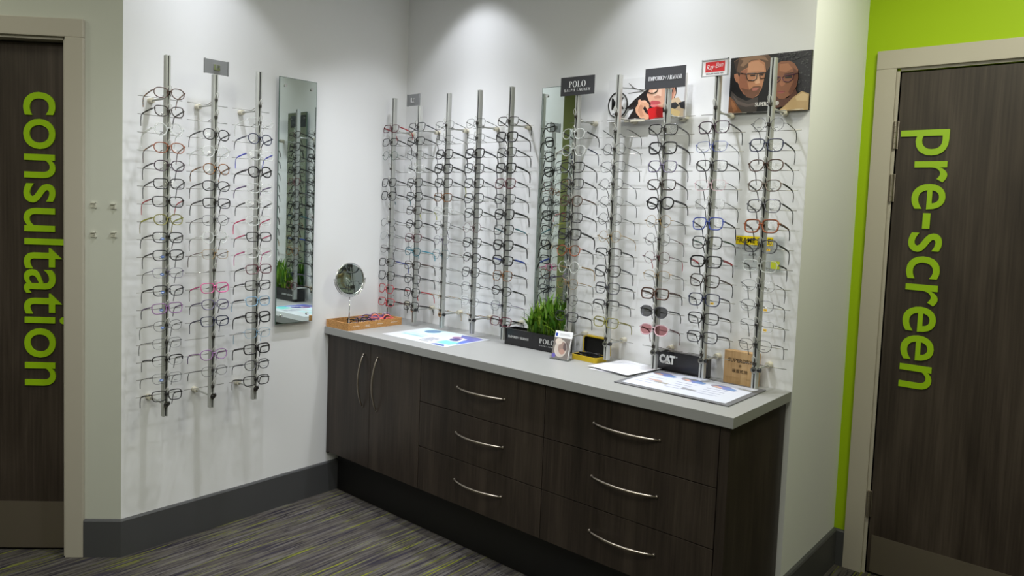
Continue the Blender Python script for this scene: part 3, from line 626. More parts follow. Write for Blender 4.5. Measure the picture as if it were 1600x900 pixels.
BN = ['leftmost rack pole on the back wall, in the corner','second rack pole on the back wall, topped by grey sign holder','third rack pole on the back wall','fourth rack pole on the back wall','rack pole on the back wall left of the mirror',
      'sixth back wall rack pole, topped by a dark sign beside the mirror','seventh back wall rack pole, plain-topped, between the two dark-signed poles','eighth back wall rack pole, topped by a dark sign before the pale poster','ninth back wall rack pole, topped by the red and white sign','rightmost rack pole on the back wall']
for i, it in enumerate((B1,B2,B3,B4,B5,B6,B7,B8,B9,B10)):
    fill('the back wall\'s %s rack' % ORD[i], it, BX[i], -.145, 0, 1.972, .92, BT[i], .145, .99, BN[i], 'rack poles on the back wall', 'glasses on the back wall\'s %s rack' % ORD[i])

# ------------------------------------------------------------------ signs on pole tops
def board(name, lb, cat, F, x0, x1, z0, z1, yf, th, c, draw, lean=0, group=None):
    """upright board; draw(mb-> adds flat art in local coords (x right, z up, 0..w, 0..h))"""
    w_, h_ = x1-x0, z1-z0; o = F((x0+x1)/2, yf, z0)
    root = empty(name, o, label=lb, cat=cat, group=group)
    G_ = lambda x,y,z: tuple(Vector(F((x0+x1)/2+x, yf+y+lean*z/h_, z0+z))-Vector(o))
    mb = MB(); mb.box((-w_/2,0,0),(w_/2,th,h_)); placed(mb,G_).build('board', mat('board_'+'_'.join(map(str,c)), c, .45), root)
    mb = MB(); draw(mb, w_, h_)
    if mb.v: placed(mb,G_).build('print', ART, root)
    return root, G_
UX, UZ, NY = (1,0,0), (0,0,1), (0,-1,0)
def d_polo(mb, w_, h_):
    lay(serif_text('POLO',.12), mb, (0,-.0002,h_*.60), UX, UZ, NY, w_*.50, h_*.34, c=(225,225,225)); lay(serif_text('RALPH LAUREN',.22), mb, (0,-.0002,h_*.28), UX, UZ, NY, w_*.78, h_*.15, c=(215,215,215))
def d_ea(mb, w_, h_, f=.82, hh=.2): lay(serif_text('EMPORIO*ARMANI',.02), mb, (0,-.0002,h_*.5), UX, UZ, NY, w_*f, h_*hh, c=(228,228,232))
board('display_sign','dark sign with two lines of white serif lettering, beside the mirror top','sign', FB, 1.208,1.386,2.066,2.147,-.160,.004,(58,58,62), d_polo, group='signs on rack tops')
board('display_sign','dark sign with one line of white serif lettering, before the pale poster','sign', FB, 1.634,1.813,2.062,2.146,-.160,.004,(58,58,62), d_ea, group='signs on rack tops')
def poly(mb, pts, c, y=-.0004, w_=1, h_=1, ox=0): 
    n = len(pts); mb.add([(p[0]*w_+ox,y,p[1]*h_) for p in pts]+[(p[0]*w_+ox,y+.0002,p[1]*h_) for p in pts], [list(range(n))]+[(i,(i+1)%n,n+(i+1)%n,n+i) for i in range(n)], 0, c)
def ell(cx, cy, rx, ry, n=20, a0=0, a1=360): return [(cx+rx*math.cos(R(a0+(a1-a0)*k/n)), cy+ry*math.sin(R(a0+(a1-a0)*k/n))) for k in range(n+(0 if a1-a0 == 360 else 1))]
def d_rb(mb, w_, h_):
    poly(mb, [(-.38,.24),(.40,.24),(.40,.90),(-.38,.90)], (206,38,44), -.0004, w_, h_)
    lay(glyphs('Ray-Ban',-.014,.3,1.0), mb, (0,-.0006,h_*.56), (1,0,.16), UZ, NY, w_*.66, h_*.44, c=(240,236,236)); lay(glyphs('GENUINE SINCE 1937'), mb, (0,-.0004,h_*.13), UX, UZ, NY, w_*.7, h_*.07, c=(90,90,100))
r_, G_ = board('display_sign','small white and red script sign above the ninth back rack','sign', FB, 1.884,1.984,2.094,2.152,-.160,.003,(232,228,228), d_rb, group='signs on rack tops')
mb = MB()
for x in (-.0535,.0505): mb.box((x,-.003,-.002),(x+.003,.006,.062))
mb.box((-.0535,-.003,.058),(.0535,.005,.061)); mb.box((-.0535,-.003,-.003),(.0535,.005,0)); placed(mb,G_).build('holder_frame', mat('grey_clear_holder',(170,172,174),.2), r_)
def blank_sign(F, x0, x1, z0, z1, yf, lb):
    r_, G_ = board('sign_holder', lb, 'sign holder', F, x0, x1, z0, z1, yf, .003, (118,119,120), lambda *a: None, group='empty grey sign holders on rack tops')
    w_, h_ = x1-x0, z1-z0; mb = MB()
    mb.box((-.015,-.005,h_*.34),(-.004,-.0002,h_*.68)); mb.box((-.015,-.004,h_*.28),(.014,-.0002,h_*.36))
    for k in range(4): mb.box((.002,-.004,h_*(.34+.09*k)),(.014,-.0002,h_*(.38+.09*k)))
    placed(mb,G_).build('clip', CHROME, r_)
    mb = MB(); mb.box((-w_/2-.002,-.003,-.001),(-w_/2+.004,.006,h_+.001)); mb.box((w_/2-.004,-.003,-.001),(w_/2+.002,.006,h_+.001)); placed(mb,G_).build('side_rail', mat('grey_rail',(120,121,122),.3), r_)
blank_sign(FA, -1.297, -1.190, 2.086, 2.146, -.172, 'grey plastic sign holder on the left wall\'s middle rack')
blank_sign(FB, .187, .279, 2.086, 2.147, -.160, 'grey plastic sign holder on the back wall\'s second rack')

# ------------------------------------------------------------------ posters
def mapper(x0, xt0, xb0, x1, xt1, xb1):
    """pixel in a zoomed crop -> (u,v): left edge x0 from top xt0 to bottom xb0, right edge x1 likewise"""
    def f(p):
        u = (p[0]-x0)/(x1-x0); t = xt0+(xt1-xt0)*u; b = xb0+(xb1-xb0)*u; v = 1-(p[1]-t)/(b-t); return (max(0,min(1,u)), max(0,min(1,v)))
    return f
def d_sd(mb, w_, h_):
    M_ = mapper(82,152,815,1035,48,745); L = [0]
    def P(c, *pts): L[0] += 1; poly(mb, [M_(p) for p in pts], c, -.0002-.00004*L[0], w_, h_, -w_/2)
    def S(c, wd, *pts):
        pts = [M_(p) for p in pts]; L[0] += 1; y = -.0002-.00004*L[0]
        mb.tube([((p[0]-.5)*w_, y, p[1]*h_) for p in pts], wd*w_, 4, flat=.15 if False else 1, c=c)
    P((16,14,16),(82,152),(1035,48),(1035,745),(82,815))
    # man: hair, ear, face, beard, collar
    P((104,78,60),(120,190),(190,140),(300,125),(430,108),(530,105),(585,150),(570,230),(530,300),(500,210),(330,200),(290,300),(210,330),(150,300))
    P((150,116,90),(190,160),(300,135),(420,118),(500,130),(540,180),(450,160),(330,170),(240,250),(200,240),(240,180))
    P((60,44,36),(120,200),(180,160),(160,300),(200,330),(200,420),(160,330))
    P((178,120,88),(130,340),(170,330),(200,380),(195,440),(160,430),(135,380))
    P((190,132,96),(215,300),(290,260),(330,180),(430,165),(500,200),(520,300),(500,400),(480,500),(440,580),(380,620),(300,600),(220,520),(185,440),(205,350))
    P((158,102,76),(215,300),(290,270),(290,400),(330,520),(330,600),(260,570),(200,480),(190,400))
    P((222,170,132),(400,330),(440,330),(445,400),(455,440),(400,450),(385,420))
    P((206,150,114),(300,200),(420,180),(490,230),(500,300),(420,300),(300,310))
    P((116,78,58),(225,500),(330,520),(375,480),(440,470),(475,480),(450,560),(380,620),(300,605))
    P((176,110,96),(360,505),(400,492),(450,492),(420,525),(370,530))
    P((60,44,38),(330,345),(395,340),(390,358),(335,362)); P((60,44,38),(450,335),(495,330),(490,350),(455,352))
    P((84,58,44),(300,325),(395,320),(395,332),(300,340)); P((84,58,44),(440,318),(500,312),(500,324),(445,330))
    S((24,20,20),.006,(215,325),(285,335),(300,330),(405,325),(415,330),(410,390),(385,408),(310,408),(292,380),(285,335)); S((24,20,20),.006,(410,330),(445,322),(450,320),(515,315),(510,380),(460,388),(445,350),(445,325))
    P((70,62,58),(110,540),(180,600),(300,650),(440,600),(445,680),(430,780),(180,800),(100,640))
    P((96,84,78),(120,580),(200,650),(330,690),(430,660),(420,700),(300,720),(190,690))
    P((122,78,50),(90,600),(150,650),(200,720),(260,790),(82,810),(82,600)); P((150,98,62),(110,640),(160,690),(200,760),(150,780),(120,700))
    # woman: hair, face, jacket
    P((36,32,38),(590,160),(640,110),(760,80),(900,60),(1035,50),(1035,560),(980,560),(900,520),(900,300),(840,200),(700,180),(640,240),(610,300))
    for k in range(110):
        a, b = random.uniform(895,1022), random.uniform(80,530); r_ = random.uniform(6,13)
        if k > 70: a, b = random.uniform(640,900), random.uniform(80,170)
        P((random.randint(50,88),)*3, *[(a+r_*math.cos(t), b+r_*.7*math.sin(t)) for t in (0,1,2,3,4,5)])
    P((146,94,66),(640,220),(700,185),(790,180),(850,210),(895,280),(900,380),(885,480),(830,570),(760,620),(700,625),(640,570),(605,470),(605,330))
    P((176,118,84),(680,220),(780,210),(830,270),(760,310),(680,300)); P((112,68,48),(840,260),(895,300),(900,400),(880,480),(820,580),(800,540),(850,420))
    P((178,116,84),(700,380),(735,375),(760,450),(720,480),(690,450)); P((84,50,38),(610,380),(680,370),(680,400),(620,405)); P((50,34,30),(750,365),(830,350),(830,380),(755,385))
    P((86,54,42),(740,330),(840,310),(850,325),(745,345)); P((170,92,86),(670,540),(720,525),(765,535),(730,560),(690,562)); P((130,64,60),(670,540),(765,535),(765,541),(670,547))
    S((70,34,70),.005,(610,360),(700,370),(700,400),(670,430),(610,435)); S((70,34,70),.005,(725,380),(740,355),(850,335),(905,320),(850,340),(845,390),(800,425),(745,420),(725,380))
    P((96,60,46),(640,570),(700,630),(800,610),(880,500),(900,560),(790,700),(620,740),(600,640))
    P((196,164,118),(700,760),(780,690),(860,600),(950,530),(1035,560),(1035,745),(700,770)); P((216,188,142),(880,600),(960,545),(1020,570),(1020,640),(900,640))
    P((24,20,22),(600,480),(640,600),(600,660),(590,700))
    y = -.0002-.00004*(L[0]+3)
    for t_, u, wd in (('SUPERDRY',.475,.245),('®',.625,.045)):
        lay(glyphs(t_,.02), mb, ((u-.5)*w_,y,.145*h_), (1,0,.0), UZ, NY, wd*w_, .07*h_, .0002, c=(236,232,226))
board('wall_poster','large dark photo poster of a man and a woman both wearing glasses','poster', FB, 1.932,2.243,1.963,2.184,-.013,.010,(30,28,28), d_sd)
def d_mk(mb, w_, h_):
    M_ = mapper(120,250,755,1010,200,700); L = [0]
    def P(c, *pts): L[0] += 1; poly(mb, [M_(p) for p in pts], c, -.0002-.00004*L[0], w_, h_, -w_/2)
    def S(c, wd, *pts):
        L[0] += 1; y = -.0002-.00004*L[0]; mb.tube([((M_(p)[0]-.5)*w_, y, M_(p)[1]*h_) for p in pts], wd*w_, 4, c=c)
    P((196,190,188),(1000,200),(1010,200),(1010,700),(980,700)); 
    P((34,28,30),(360,720),(430,600),(340,590),(440,480),(560,380),(700,330),(900,300),(905,420),(860,560),(800,620),(620,720),(420,745)) # hair
    for q in (((360,290),(430,350),(560,400)),((400,340),(480,370),(600,370)),((280,340),(400,350),(540,385)),((360,410),(430,400),(560,390)),((330,590),(430,520),(520,470)),((300,730),(360,620),(420,560)),((340,600),(400,600),(460,560))): S((40,34,36),.0028,*q)
    P((228,176,150),(585,400),(620,350),(760,330),(880,340),(900,420),(870,500),(820,560),(740,590),(640,560),(600,500),(575,440)) # face
    P((244,204,180),(640,380),(740,360),(740,450),(700,480),(650,450)); P((200,138,116),(820,360),(890,370),(860,500),(810,560),(800,430))
    P((206,150,128),(650,455),(700,440),(740,455),(730,475),(670,478)); P((196,84,92),(610,525),(640,500),(690,505),(720,510),(745,530),(700,548),(640,548)); P((232,124,128),(615,550),(650,548),(700,552),(735,560),(690,578),(640,575))
    P((206,28,34),(590,600),(690,570),(760,580),(770,700),(620,715),(600,660)); P((206,28,34),(790,560),(825,540),(820,570),(795,580)); P((170,16,24),(700,580),(760,590),(765,690),(710,700),(690,640))
    P((226,172,140),(450,590),(500,500),(560,495),(605,540),(610,580),(590,610),(560,560),(540,590),(570,640),(610,670),(610,715),(540,725),(500,690),(460,640)); P((206,148,118),(500,540),(540,560),(530,620),(560,680),(520,690),(480,620))
    P((240,190,160),(500,500),(560,495),(590,530),(545,525)); P((236,182,152),(480,490),(505,485),(520,520),(500,560),(480,530))
    S((30,24,26),.006,(580,395),(620,415),(660,415),(690,395),(700,360)); S((30,24,26),.005,(800,400),(830,430),(860,400),(870,350))
    P((214,190,160),(870,480),(930,470),(990,560),(990,690),(860,700),(790,660),(800,590)); P((60,60,66),(840,540),(900,520),(940,560),(900,600),(860,590)); P((52,52,58),(930,530),(1000,510),(1005,600),(960,590)); P((236,208,150),(810,600),(870,590),(960,630),(940,690),(840,690))
    y = -.0002-.00004*(L[0]+2); cx,cy = .135,.40; ring = [((cx-.5)*w_+.047*math.cos(t)*1.02, y, cy*h_+.055*math.sin(t)) for t in [2*math.pi*k/28 for k in range(28)]]
    mb.tube(ring, .0032, 4, True, c=(22,20,22)); lay(glyphs('MK',.03,0,.7), mb, ((cx-.5)*w_,y,cy*h_+.006), UX, UZ, NY, .064, .05, .0004, c=(22,20,22))
    lay(glyphs('MICHAEL KORS'), mb, ((cx-.5)*w_,y,cy*h_-.039), UX, UZ, NY, .05, .006, .0004, c=(22,20,22))
r_, G_ = board('wall_poster','pale photo poster of a dark-haired woman with red glove and round black logo','poster', FB, 1.388,1.762,1.955,2.138,-.045,.006,(226,226,228), d_mk)
mb = MB(); mb.box((-.187,.006,.0),(-.175,.045,.012)); mb.box((.17,.006,.0),(.182,.045,.012)); mb.box((-.1,-.004,-.004),(.0,.0,.006)); placed(mb,G_).build('stand_off', PADM, r_)
# frame sale notice: clear panel on the wall behind the last rack
ns = empty('sale_notice', (2.085,-.003,1.35), label='clear plastic notice reading FRAME SALE behind the rightmost rack', cat='notice')
mb = MB(); mb.box((-.098,-.002,0),(.098,0,.138)); mb.build('panel', ACRY, ns)
mb = MB(); poly(mb, [(-.094,.100),(.054,.100),(.054,.133),(-.094,.133)], (236,208,0), -.0024); poly(mb, [(.05,.012),(.084,.012),(.084,.042),(.05,.042)], (206,216,60), -.0024)
lay(glyphs('FRAME SALE!',.01), mb, (-.02,-.0027,.1165), UX, UZ, NY, .142, .021, .0002, c=(40,38,20)); lay(glyphs('ALL GLASSES REDUCED TO'), mb, (-.02,-.0024,.084), UX, UZ, NY, .142, .008, .0002, c=(120,120,120)); lay(glyphs('£79.'), mb, (-.022,-.0024,.062), UX, UZ, NY, .032, .012, .0002, c=(60,60,60))
mb.build('print', ART, ns)

# ------------------------------------------------------------------ things on the worktop
# cork tray
tx0,tx1,ty0,ty1 = .010,.198,-.528,-.165
tr = empty('tray', ((tx0+tx1)/2,(ty0+ty1)/2,Z), label='cork-coloured shallow tray on the left end of the worktop', cat='tray')
CORK = mat('cork_board', (186,136,78), .7); n, l = nodes(CORK); tc = n.new('ShaderNodeTexCoord'); nz = n.new('ShaderNodeTexNoise'); nz.inputs['Scale'].default_value = 300; cr = n.new('ShaderNodeValToRGB')
cr.color_ramp.elements[0].color = (*lin((150,100,52)),1); cr.color_ramp.elements[0].position = .35; cr.color_ramp.elements[1].color = (*lin((206,154,92)),1); cr.color_ramp.elements[1].position = .6
l.new(tc.outputs['Object'], nz.inputs['Vector']); l.new(nz.outputs['Fac'], cr.inputs[0]); l.new(cr.outputs[0], n['Principled BSDF'].inputs['Base Color'])
hw,hl = (tx1-tx0)/2,(ty1-ty0)/2
mb = MB(); mb.box((-hw,-hl,0),(hw,-hl+.006,.038)); mb.box((-hw,hl-.006,0),(hw,hl,.038)); mb.box((-hw,-hl+.006,0),(-hw+.006,hl-.006,.038)); mb.box((hw-.006,-hl+.006,0),(hw,hl-.006,.038)); mb.build('side_walls', CORK, tr)
mb = MB(); mb.box((-hw+.006,-hl+.006,0),(hw-.006,hl-.006,.005)); mb.build('base', mat('tray_base',(150,146,140),.7), tr)
mb = MB()
for k,(cy,wd) in enumerate(((-.13,.04),(-.055,.032),(.03,.036),(.125,.045))):
    for j in range(1 if k != 1 else 2):
        pts = [(hw+.0004, cy-wd/2+wd*i/14, .019+(-.006*j)+.0028*math.sin(i*2.1+k)) for i in range(15)]; mb.tube(pts, .0007, 4)
mb.build('side_lettering', mat('white_print',(236,232,222),.6), tr)
# round vanity mirror standing in the tray
mx, my = .105, -.452
vm = empty('vanity_mirror', (mx,my,Z+.005), R(0), label='round chrome vanity mirror on a thin stem standing in the tray', cat='mirror')
mb = MB(); mb.disc((0,0,0),(0,0,1),.045,.004,32); mb.build('base', CHROME, vm)
mb = MB(); mb.tube([(0,0,.003),(0,0,.158)],.0035,10); mb.build('stem', CHROME, vm)
az = R(-6); nrm = Vector((math.cos(az),math.sin(az),.09)).normalized(); hc = Vector((0,0,.250)); rx = Vector((0,0,1)).cross(nrm).normalized(); uz = nrm.cross(rx)
mb = MB(); mb.tube([hc+(rx*math.cos(t)+uz*math.sin(t))*.092 for t in [math.pi+math.pi*k/24 for k in range(25)]], .003, 8)
mb.build('yoke', CHROME, vm)
mb = MB(); mb.tube([hc+(rx*math.cos(t)+uz*math.sin(t))*.083 for t in [2*math.pi*k/48 for k in range(48)]], .0045, 10, True); mb.disc(hc-nrm*.003,-nrm,.083,.003,40)
for s_ in (-1,1): mb.disc(hc+rx*s_*.084, rx*s_, .005, .012, 12)
hd = mb.build('rim', CHROME, vm)
mb = MB(); V = []; F_ = []; RC = 2.2
for i in range(13):
    rr = .081*i/12; dep = -(rr*rr)/(2*RC)
    for k in range(40):
        t = 2*math.pi*k/40; V.append(hc+(rx*math.cos(t)+uz*math.sin(t))*rr - nrm*(.001+dep) - nrm*(.081*.081/(2*RC))*0)
for i in range(12):
    for k in range(40): F_.append((i*40+k,(i+1)*40+k,(i+1)*40+(k+1)%40,i*40+(k+1)%40))
mb.add(V, F_, 0, None, True); mb.build('mirror_face', MIRR, vm)
# folded spectacles in the tray
def folded(loc_, rz, fc, tc, kind, wt, lb, lie=0):
    root = bpy.data.objects.new('folded_eyeglasses', None); col.objects.link(root); root.location = loc_; root.rotation_euler = (R(lie),0,rz); tag(root, lb, 'glasses', 'folded glasses in the tray')
    o = link('frame_front', front_mesh(kind,wt,'full'), root, frame_mat(fc)); l_ = link('lens_pair', lens_mesh(kind,False), root, [LENS, mat('demo_print',(70,74,80),.5)])
    for s_ in (-1,1):
        h = {'bold':.0034,'mid':.0026,'thin':.0012}[wt]; mb = MB(); y0 = .014+(.004 if s_ > 0 else 0)
        mb.tube([(s_*.0665,y0,.0075),(s_*.02,y0+.002,.006),(-s_*.025,y0+.003,.004),(-s_*.042,y0+.006,-.003),(-s_*.054,y0+.009,-.014)],[h,h,h*.9,h*.9,h*.7],6,flat=1.0)
        mb.tube([(s_*.0665,.010,.008),(s_*.0665,y0,.0078)],.0013,6); mb.build('temple', frame_mat(tc), root)
    return root
az0 = R(48)
folded((.120,-.395,Z+.0275), az0, 'black','black','rect','mid','black folded glasses with thin arms, leftmost pair in the tray')
folded((.125,-.342,Z+.0275), az0+.1, 'lilac','purple','oval','mid','lilac and purple folded glasses lying in the tray',0)
folded((.100,-.285,Z+.028), az0-.1, 'purple','black','oval','bold','dark purple folded glasses in the middle of the tray')
folded((.140,-.262,Z+.0275), az0+.05, 'coral','coral','round','bold','coral pink folded glasses near the tray\'s front edge')
folded((.085,-.222,Z+.028), az0+.25, 'lilac','plum','round','bold','round violet folded glasses at the right end of the tray')

# printed sheet (A3) left, art in its own plane
def sheet(name, lb, cat, x0, y0, x1, y1, z, th, draw, rz=0, base=(214,217,222)):
    root = empty(name, ((x0+x1)/2,(y0+y1)/2,z), rz, label=lb, cat=cat); w_, h_ = x1-x0, y1-y0
    mb = MB(); mb.box((-w_/2,-h_/2,0),(w_/2,h_/2,th)); mb.build('sheet', mat('paper_%d'%base[0], base, .35, coat=.3), root)
    mb = MB(); draw(mb, w_, h_, th); mb.v = [(x,-0+z_-h_/2,th-y) for x,y,z_ in mb.v]; mb.build('print', ART, root); return root
PAPER = 0
def d_sheet(mb, w_, h_, th):
    k = [0]
    def P(c, pts): k[0] += 1; poly(mb, pts, c, -.0001-.00003*k[0], w_, h_, -w_/2)
    def Q(c,a,b,c2,d): P(c,[(a,b),(c2,b),(c2,d),(a,d)])
    Q((206,236,240),.04,.62,.55,.96); Q((150,200,214),.08,.10,.14,.70) if False else None
    P((96,134,170), ell(.25,.78,.10,.14)); Q((198,228,236),.38,.58,.62,.95); Q((196,226,226),.10,.28,.45,.40); Q((176,214,222),.12,.44,.40,.48)
    Q((210,200,224),.60,.60,.80,.80); P((92,96,170),[(.62,.92),(.80,.97),(.97,.90),(.97,.62),(.86,.55),(.80,.72),(.70,.78)]); P((64,60,130), ell(.78,.56,.08,.10)); P((84,110,200),[(.86,.60),(.97,.62),(.97,.30),(.90,.34)])
    P((120,80,120), ell(.70,.70,.06,.08)); P((226,228,240), [(.80,.70),(.84,.72),(.90,.36),(.87,.34)])
    Q((120,204,196),.72,.18,.93,.42); P((60,90,170), [(.76,.04),(.96,.04),(.90,.13),(.78,.12)])
    for i in range(6): Q((120,124,150),.50,.20+.04*i,.66-.02*(i%3),.205+.04*i+.008)
    for i in range(4): Q((150,190,206),.10,.30+.022*i,.42,.305+.022*i)
    Q((60,64,90),.52,.12,.66,.135)
sheet('printed_leaflet','glossy white and blue printed leaflet sheet lying beside the tray','leaflet', .362,-.443,.812,-.123, Z, .0012, d_sheet)
# counter mat with second print
mt = empty('counter_mat', (1.942,-.243,Z), label='grey counter mat with a white printed sheet at the worktop\'s right end', cat='mat')
mb = MB(); mb.box((-.231,-.171,0),(.231,.170,.004),bev=.001); mb.build('mat_base', mat('mat_grey',(104,104,108),.55), mt)
mb = MB(); mb.box((.0,-.172,-.0003),(.19,-.165,.0030)); mb.build('mat_edge', mat('mat_black',(20,20,20),.6), mt)
mb = MB(); mb.box((-.210,-.150,.0042),(.210,.148,.0050)); mb.build('sheet', mat('paper_cool',(204,207,220),.45), mt)
mb = MB()
def Q3(c, pts, k): poly(mb, pts, c, -.0054-.00003*k, .42, .30, -.21)
kk = 0
for i,(a,b) in enumerate(((.14,.80),(.45,.76),(.76,.72))):
    kk += 3; Q3((142,132,146), ell(a-.03,b+.02,.10,.085,16), kk); Q3((120,132,190), [(a-.08,b+.07),(a+.02,b+.09),(a+.13,b-.02),(a+.12,b-.08),(a+.02,b-.10)], kk+1); Q3((112,144,190), ell(a+.08,b-.03,.05,.05,12), kk+2)
    Q3((218,170,150), [(a-.10,b-.02),(a-.03,b-.06),(a,b-.03),(a-.06,b+.02)], kk+3)
for i,(a,b,c_) in enumerate(((.12,.45,(196,160,150)),(.20,.38,(160,156,150)),(.50,.32,(150,150,158)),(.32,.86,(150,150,146)),(.86,.86,(160,162,160)))): kk += 1; Q3(c_, [(a,b),(a+.14,b-.01),(a+.14,b-.075),(a,b-.06)], kk)
for i in range(12): kk += 1; a = .05+.3*(i%3); b = .55-.11*(i//3); Q3((168,172,200), [(a,b),(a+.2,b),(a+.2,b+.008),(a,b+.008)], kk)
mb.v = [(x,z_-.150,-y) for x,y,z_ in mb.v]; mb.build('print', ART, mt)
# loose white papers
for i,(x,y,rz,lb) in enumerate(((1.612,-.168,-.12,'top white paper sheet between the yellow case and the mat'),(1.600,-.176,.04,'white paper sheet under the top sheet, left of the mat'))):
    root = empty('paper_sheet', (x,y,Z+.0012*(1-i)+(.0052 if i == 0 else .0)), rz, label=lb, cat='paper', group='loose white papers'); mb = MB()
    n_ = 8; w_, h_ = (.21,.235) if i == 0 else (.19,.22); V = []
    for a in range(n_+1):
        for b in (0,1): V.append((-w_/2+w_*a/n_, -h_/2+h_*b, .001+.0018*math.sin(a*.9+i)**2*(1-i)))
    T = [(x_,y_,z_+.0004) for x_,y_,z_ in V]; nn = len(V)
    mb.add(V+T, [(2*a+1,2*a+3,2*a+2,2*a) for a in range(n_)]+[(nn+2*a,nn+2*a+2,nn+2*a+3,nn+2*a+1) for a in range(n_)]+[(2*a,2*a+2,nn+2*a+2,nn+2*a) for a in range(n_)]+[(2*a+3,2*a+1,nn+2*a+1,nn+2*a+3) for a in range(n_)]+[(1,0,nn,nn+1),(2*n_,2*n_+1,nn+2*n_+1,nn+2*n_)])
    mb.build('sheet', mat('white_paper',(222,222,228),.6), root)
    mb = MB(); 
    for k in range(5): mb.box((-w_*.35,h_*(.3-.09*k),.0036-.0018*i),(w_*random.uniform(.0,.3),h_*(.3-.09*k)+.0015,.0038-.0018*i))
    mb.build('print_lines', mat('pale_print',(200,202,212),.6), root)
# planter with brand fronts and plant
pl = empty('planter', (1.092,-.100,Z), label='black box planter of green grassy plants below the back wall mirror', cat='planter')
mb = MB(); BLK = mat('black_gloss_acrylic',(26,25,28),.22)
for a,b in (((-.172,-.040,0),(.172,-.035,.078)),((-.172,.033,0),(.172,.038,.078)),((-.172,-.035,0),(-.167,.033,.078)),((.167,-.035,0),(.172,.033,.078)),((-.167,-.035,0),(.167,.033,.006)),((-.003,-.0405,0),(-.0015,-.040,.078))): mb.box(a,b)
mb.build('box', BLK, pl)
mb = MB(); lay(serif_text('EMPORIO*ARMANI',.02), mb, (-.088,-.0406,.041), UX, UZ, NY, .125, .0115, .0005); lay(serif_text('POLO',.12), mb, (.084,-.0406,.046), UX, UZ, NY, .088, .022, .0005); lay(serif_text('RALPH LAUREN',.22), mb, (.084,-.0406,.024), UX, UZ, NY, .09, .0042, .0005); mb.build('lettering', mat('silver_print',(206,206,206),.5), pl)
mb = MB(); mb.box((-.1665,-.0345,.055),(.1665,.0325,.066)); mb.build('soil', mat('soil',(44,36,28),.95), pl)
mb = MB()
def leaf(bx, by, bz, az_, ln, wd, bend, c):
    d = Vector((math.cos(az_),math.sin(az_),0)); s_ = Vector((-d.y,d.x,0)); V = []; N = 7
    for i in range(N+1):
        t = i/N; p = Vector((bx,by,bz))+d*(ln*bend*t**1.8)+Vector((0,0,ln*(t-.35*bend*t*t)))
        w2 = wd*.5*(math.sin(math.pi*min(1,.12+t*.88))**.7)*(1-t**5)+.0003
        p.z = max(p.z, bz+.002)
        V += [p-s_*w2+d*.001, p-Vector((0,0,w2*.35))+d*.0005, p+s_*w2]
    mb.add(V, [(3*i,3*i+1,3*i+4,3*i+3) for i in range(N)]+[(3*i+1,3*i+2,3*i+5,3*i+4) for i in range(N)], 0, c, True)
for k in range(230):
    bx = random.uniform(-.045,.150); by = random.uniform(-.030,.026); t = max(0,1-((bx-.075)/.125)**2)
    h0 = random.uniform(0,.125)*t; az_ = random.uniform(0,2*math.pi); ln = random.uniform(.06,.115)
    if h0 > .01: mb.tube([(bx,by,.064),(bx,by,.067+h0)],.0011,4,c=(86,120,44))
    bnd = random.uniform(.25,.95)
    if math.sin(az_) > 0: bnd *= .45
    g_ = random.random()**1.3; leaf(bx, by, .066+h0, az_, ln, random.uniform(.011,.018), bnd, (int(62+86*g_),int(112+62*g_),int(20+34*g_)))
LEAF = attr_mat('leaf_green', .4); fo = mb.build('foliage', LEAF, pl); fo['kind'] = 'stuff'
# leaflet stand
ls = empty('leaflet_stand', (1.322,-.236,Z), R(6), label='small clear stand holding a grey-brown leaflet, leaning in front of planter', cat='leaflet stand')
def lean(mb): mb.v = [(x,y+.28*z_,z_) for x,y,z_ in mb.v]; return mb
mb = MB(); mb.box((-.046,-.001,.0),(.046,.001,.12)); lean(mb); mb.box((-.046,-.012,0),(.046,.055,.002)); mb.box((-.046,-.012,0),(-.0445,-.001,.016)); mb.box((.0445,-.012,0),(.046,-.001,.016)); mb.box((-.046,-.0125,0),(.046,-.011,.014)); mb.build('acrylic_holder', ACRY, ls)
mb = MB(); k = 0
mb.box((-.044,-.0028,.004),(.044,-.0014,.122),0,(236,236,240))
for c,pts in (((120,112,108),[(-.044,.004),(.044,.004),(.044,.094),(-.044,.094)]),((196,184,176),ell(-.004,.048,.030,.036)),((150,128,120),ell(.002,.052,.020,.026)),((214,200,190),ell(-.018,.078,.018,.014)),((176,140,128),ell(.004,.036,.014,.012)),((98,84,84),ell(.018,.060,.012,.018)),
              ((30,60,160),[(-.040,.099),(-.030,.099),(-.030,.113),(-.040,.113)]),((100,90,170),ell(-.034,.016,.009,.010)),((226,226,228),[(.038,.004),(.041,.004),(.041,.094),(.038,.094)]),((150,152,160),[(-.02,.110),(.03,.110),(.03,.1112),(-.02,.1112)]),((150,152,160),[(-.02,.105),(.034,.105),(.034,.1062),(-.02,.1062)])):
    k += 1; poly(mb, pts, c, -.0030-.00004*k)
mb.tube([(x,-.0036,z_) for x,z_ in ell(-.004,.048,.030,.036,28)], .0006, 4, True, c=(236,232,226))
lean(mb).build('leaflet', ART, ls)
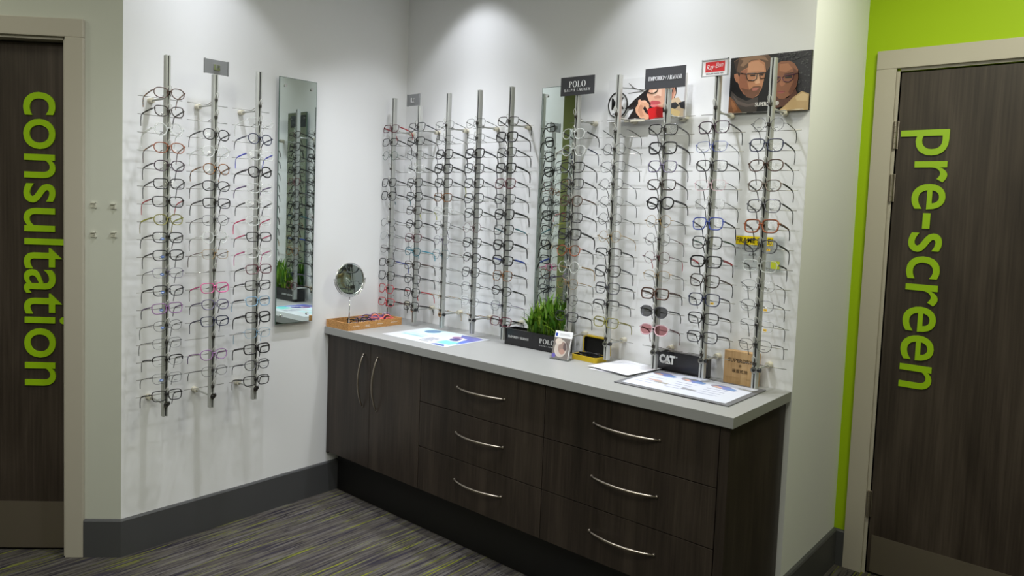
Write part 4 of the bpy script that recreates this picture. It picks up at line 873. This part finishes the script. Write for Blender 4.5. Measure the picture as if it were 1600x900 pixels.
# yellow case
yc = empty('glasses_case', (1.405,-.130,Z), R(-4), label='small open yellow case lined in black, holding dark sunglasses', cat='case')
def rrect(x0,y0,x1,y1,r,n=5): return [p for cx,cy,a in ((x1-r,y1-r,0),(x0+r,y1-r,90),(x0+r,y0+r,180),(x1-r,y0+r,270)) for p in [(cx+r*math.cos(R(a+90*k/n)),cy+r*math.sin(R(a+90*k/n))) for k in range(n+1)]]
YEL = mat('yellow_case',(196,166,28),.4); LIN = mat('black_lining',(12,12,14),.8)
o1 = rrect(-.070,-.045,.070,.045,.016); i1 = rrect(-.064,-.039,.064,.039,.012)
def shell(mb, o_, i_, z0, z1, fl, swap):
    n = len(o_); m3 = (lambda x,y,z_: (x,y,z_)) if not swap else (lambda x,y,z_: (x,.045-z_+.0,y+.045+.010))
    V = [m3(x,y,z0) for x,y in o_]+[m3(x,y,z1) for x,y in o_]+[m3(x,y,z1) for x,y in i_]+[m3(x,y,z0+fl) for x,y in i_]
    q_ = range(n); mb.add(V, [list(q_)[::-1]]+[(i,(i+1)%n,n+(i+1)%n,n+i) for i in q_]+[(n+i,n+(i+1)%n,2*n+(i+1)%n,2*n+i) for i in q_])
    mb.add(V, [(2*n+i,2*n+(i+1)%n,3*n+(i+1)%n,3*n+i) for i in q_]+[[3*n+i for i in q_]], 1)
mb = MB(); shell(mb, o1, i1, 0, .022, .006, False); mb.build('base', [YEL,LIN], yc)
mb = MB(); shell(mb, o1, i1, -.018, .004, .004, True); mb.build('lid', [YEL,LIN], yc)
fg = folded((1.402,-.122,Z+.014), R(-4), 'black','charcoal','oval','mid','dark folded glasses lying in the open yellow case', 84)
fg.scale = (.84,.84,.84); fg['group'] = 'dark glasses in the yellow case'
# CAT block
cb = empty('display_block', (1.815,-.055,Z), label='glossy black block with bold white lettering standing behind the counter mat', cat='display block')
mb = MB(); mb.box((-.118,-.015,0),(.118,.015,.086),bev=.001); mb.build('block', BLK, cb)
mb = MB(); WP = mat('white_gloss_print',(228,228,228),.4)
gl = glyphs('CAT',.055,0,.92); lay(gl, mb, (-.062,-.0153,.052), UX, UZ, NY, .072, .038, .0006)
lay(glyphs('®'), mb, (-.020,-.0153,.066), UX, UZ, NY, .007, .007, .0006); mb.build('lettering', WP, cb)
mb = MB(); poly(mb, [(-.0745,.0325),(-.0475,.0325),(-.061,.047)], None, -.0163); mb.build('triangle_outline', BLK, cb); mb = MB(); poly(mb, [(-.072,.033),(-.050,.033),(-.061,.0445)], None, -.0166); mb.build('triangle', WP, cb)
# wooden SUPERDRY block
sb = empty('display_block', (2.060,-.040,Z), label='light wooden block with dark stamped lettering standing at the rightmost rack', cat='display block')
mb = MB(); mb.box((-.066,-.018,0),(.066,.018,.130),bev=.0015); mb.build('block', wood('light_wood', ((170,134,90),(188,152,106),(202,170,124)), .6, .9), sb)
mb = MB(); BR = mat('burnt_print',(84,62,36),.7)
lay(glyphs('SUPERDRY',.02), mb, (0,-.0183,.094), UX, UZ, NY, .098, .015, .0006); lay(glyphs('®'), mb, (0,-.0183,.074), UX, UZ, NY, .010, .010, .0006)
jp = glyphs('極度乾燥',.005)
if jp: lay(jp, mb, (0,-.0183,.053), UX, UZ, NY, .062, .015, .0006)
mb.build('lettering', BR, sb)
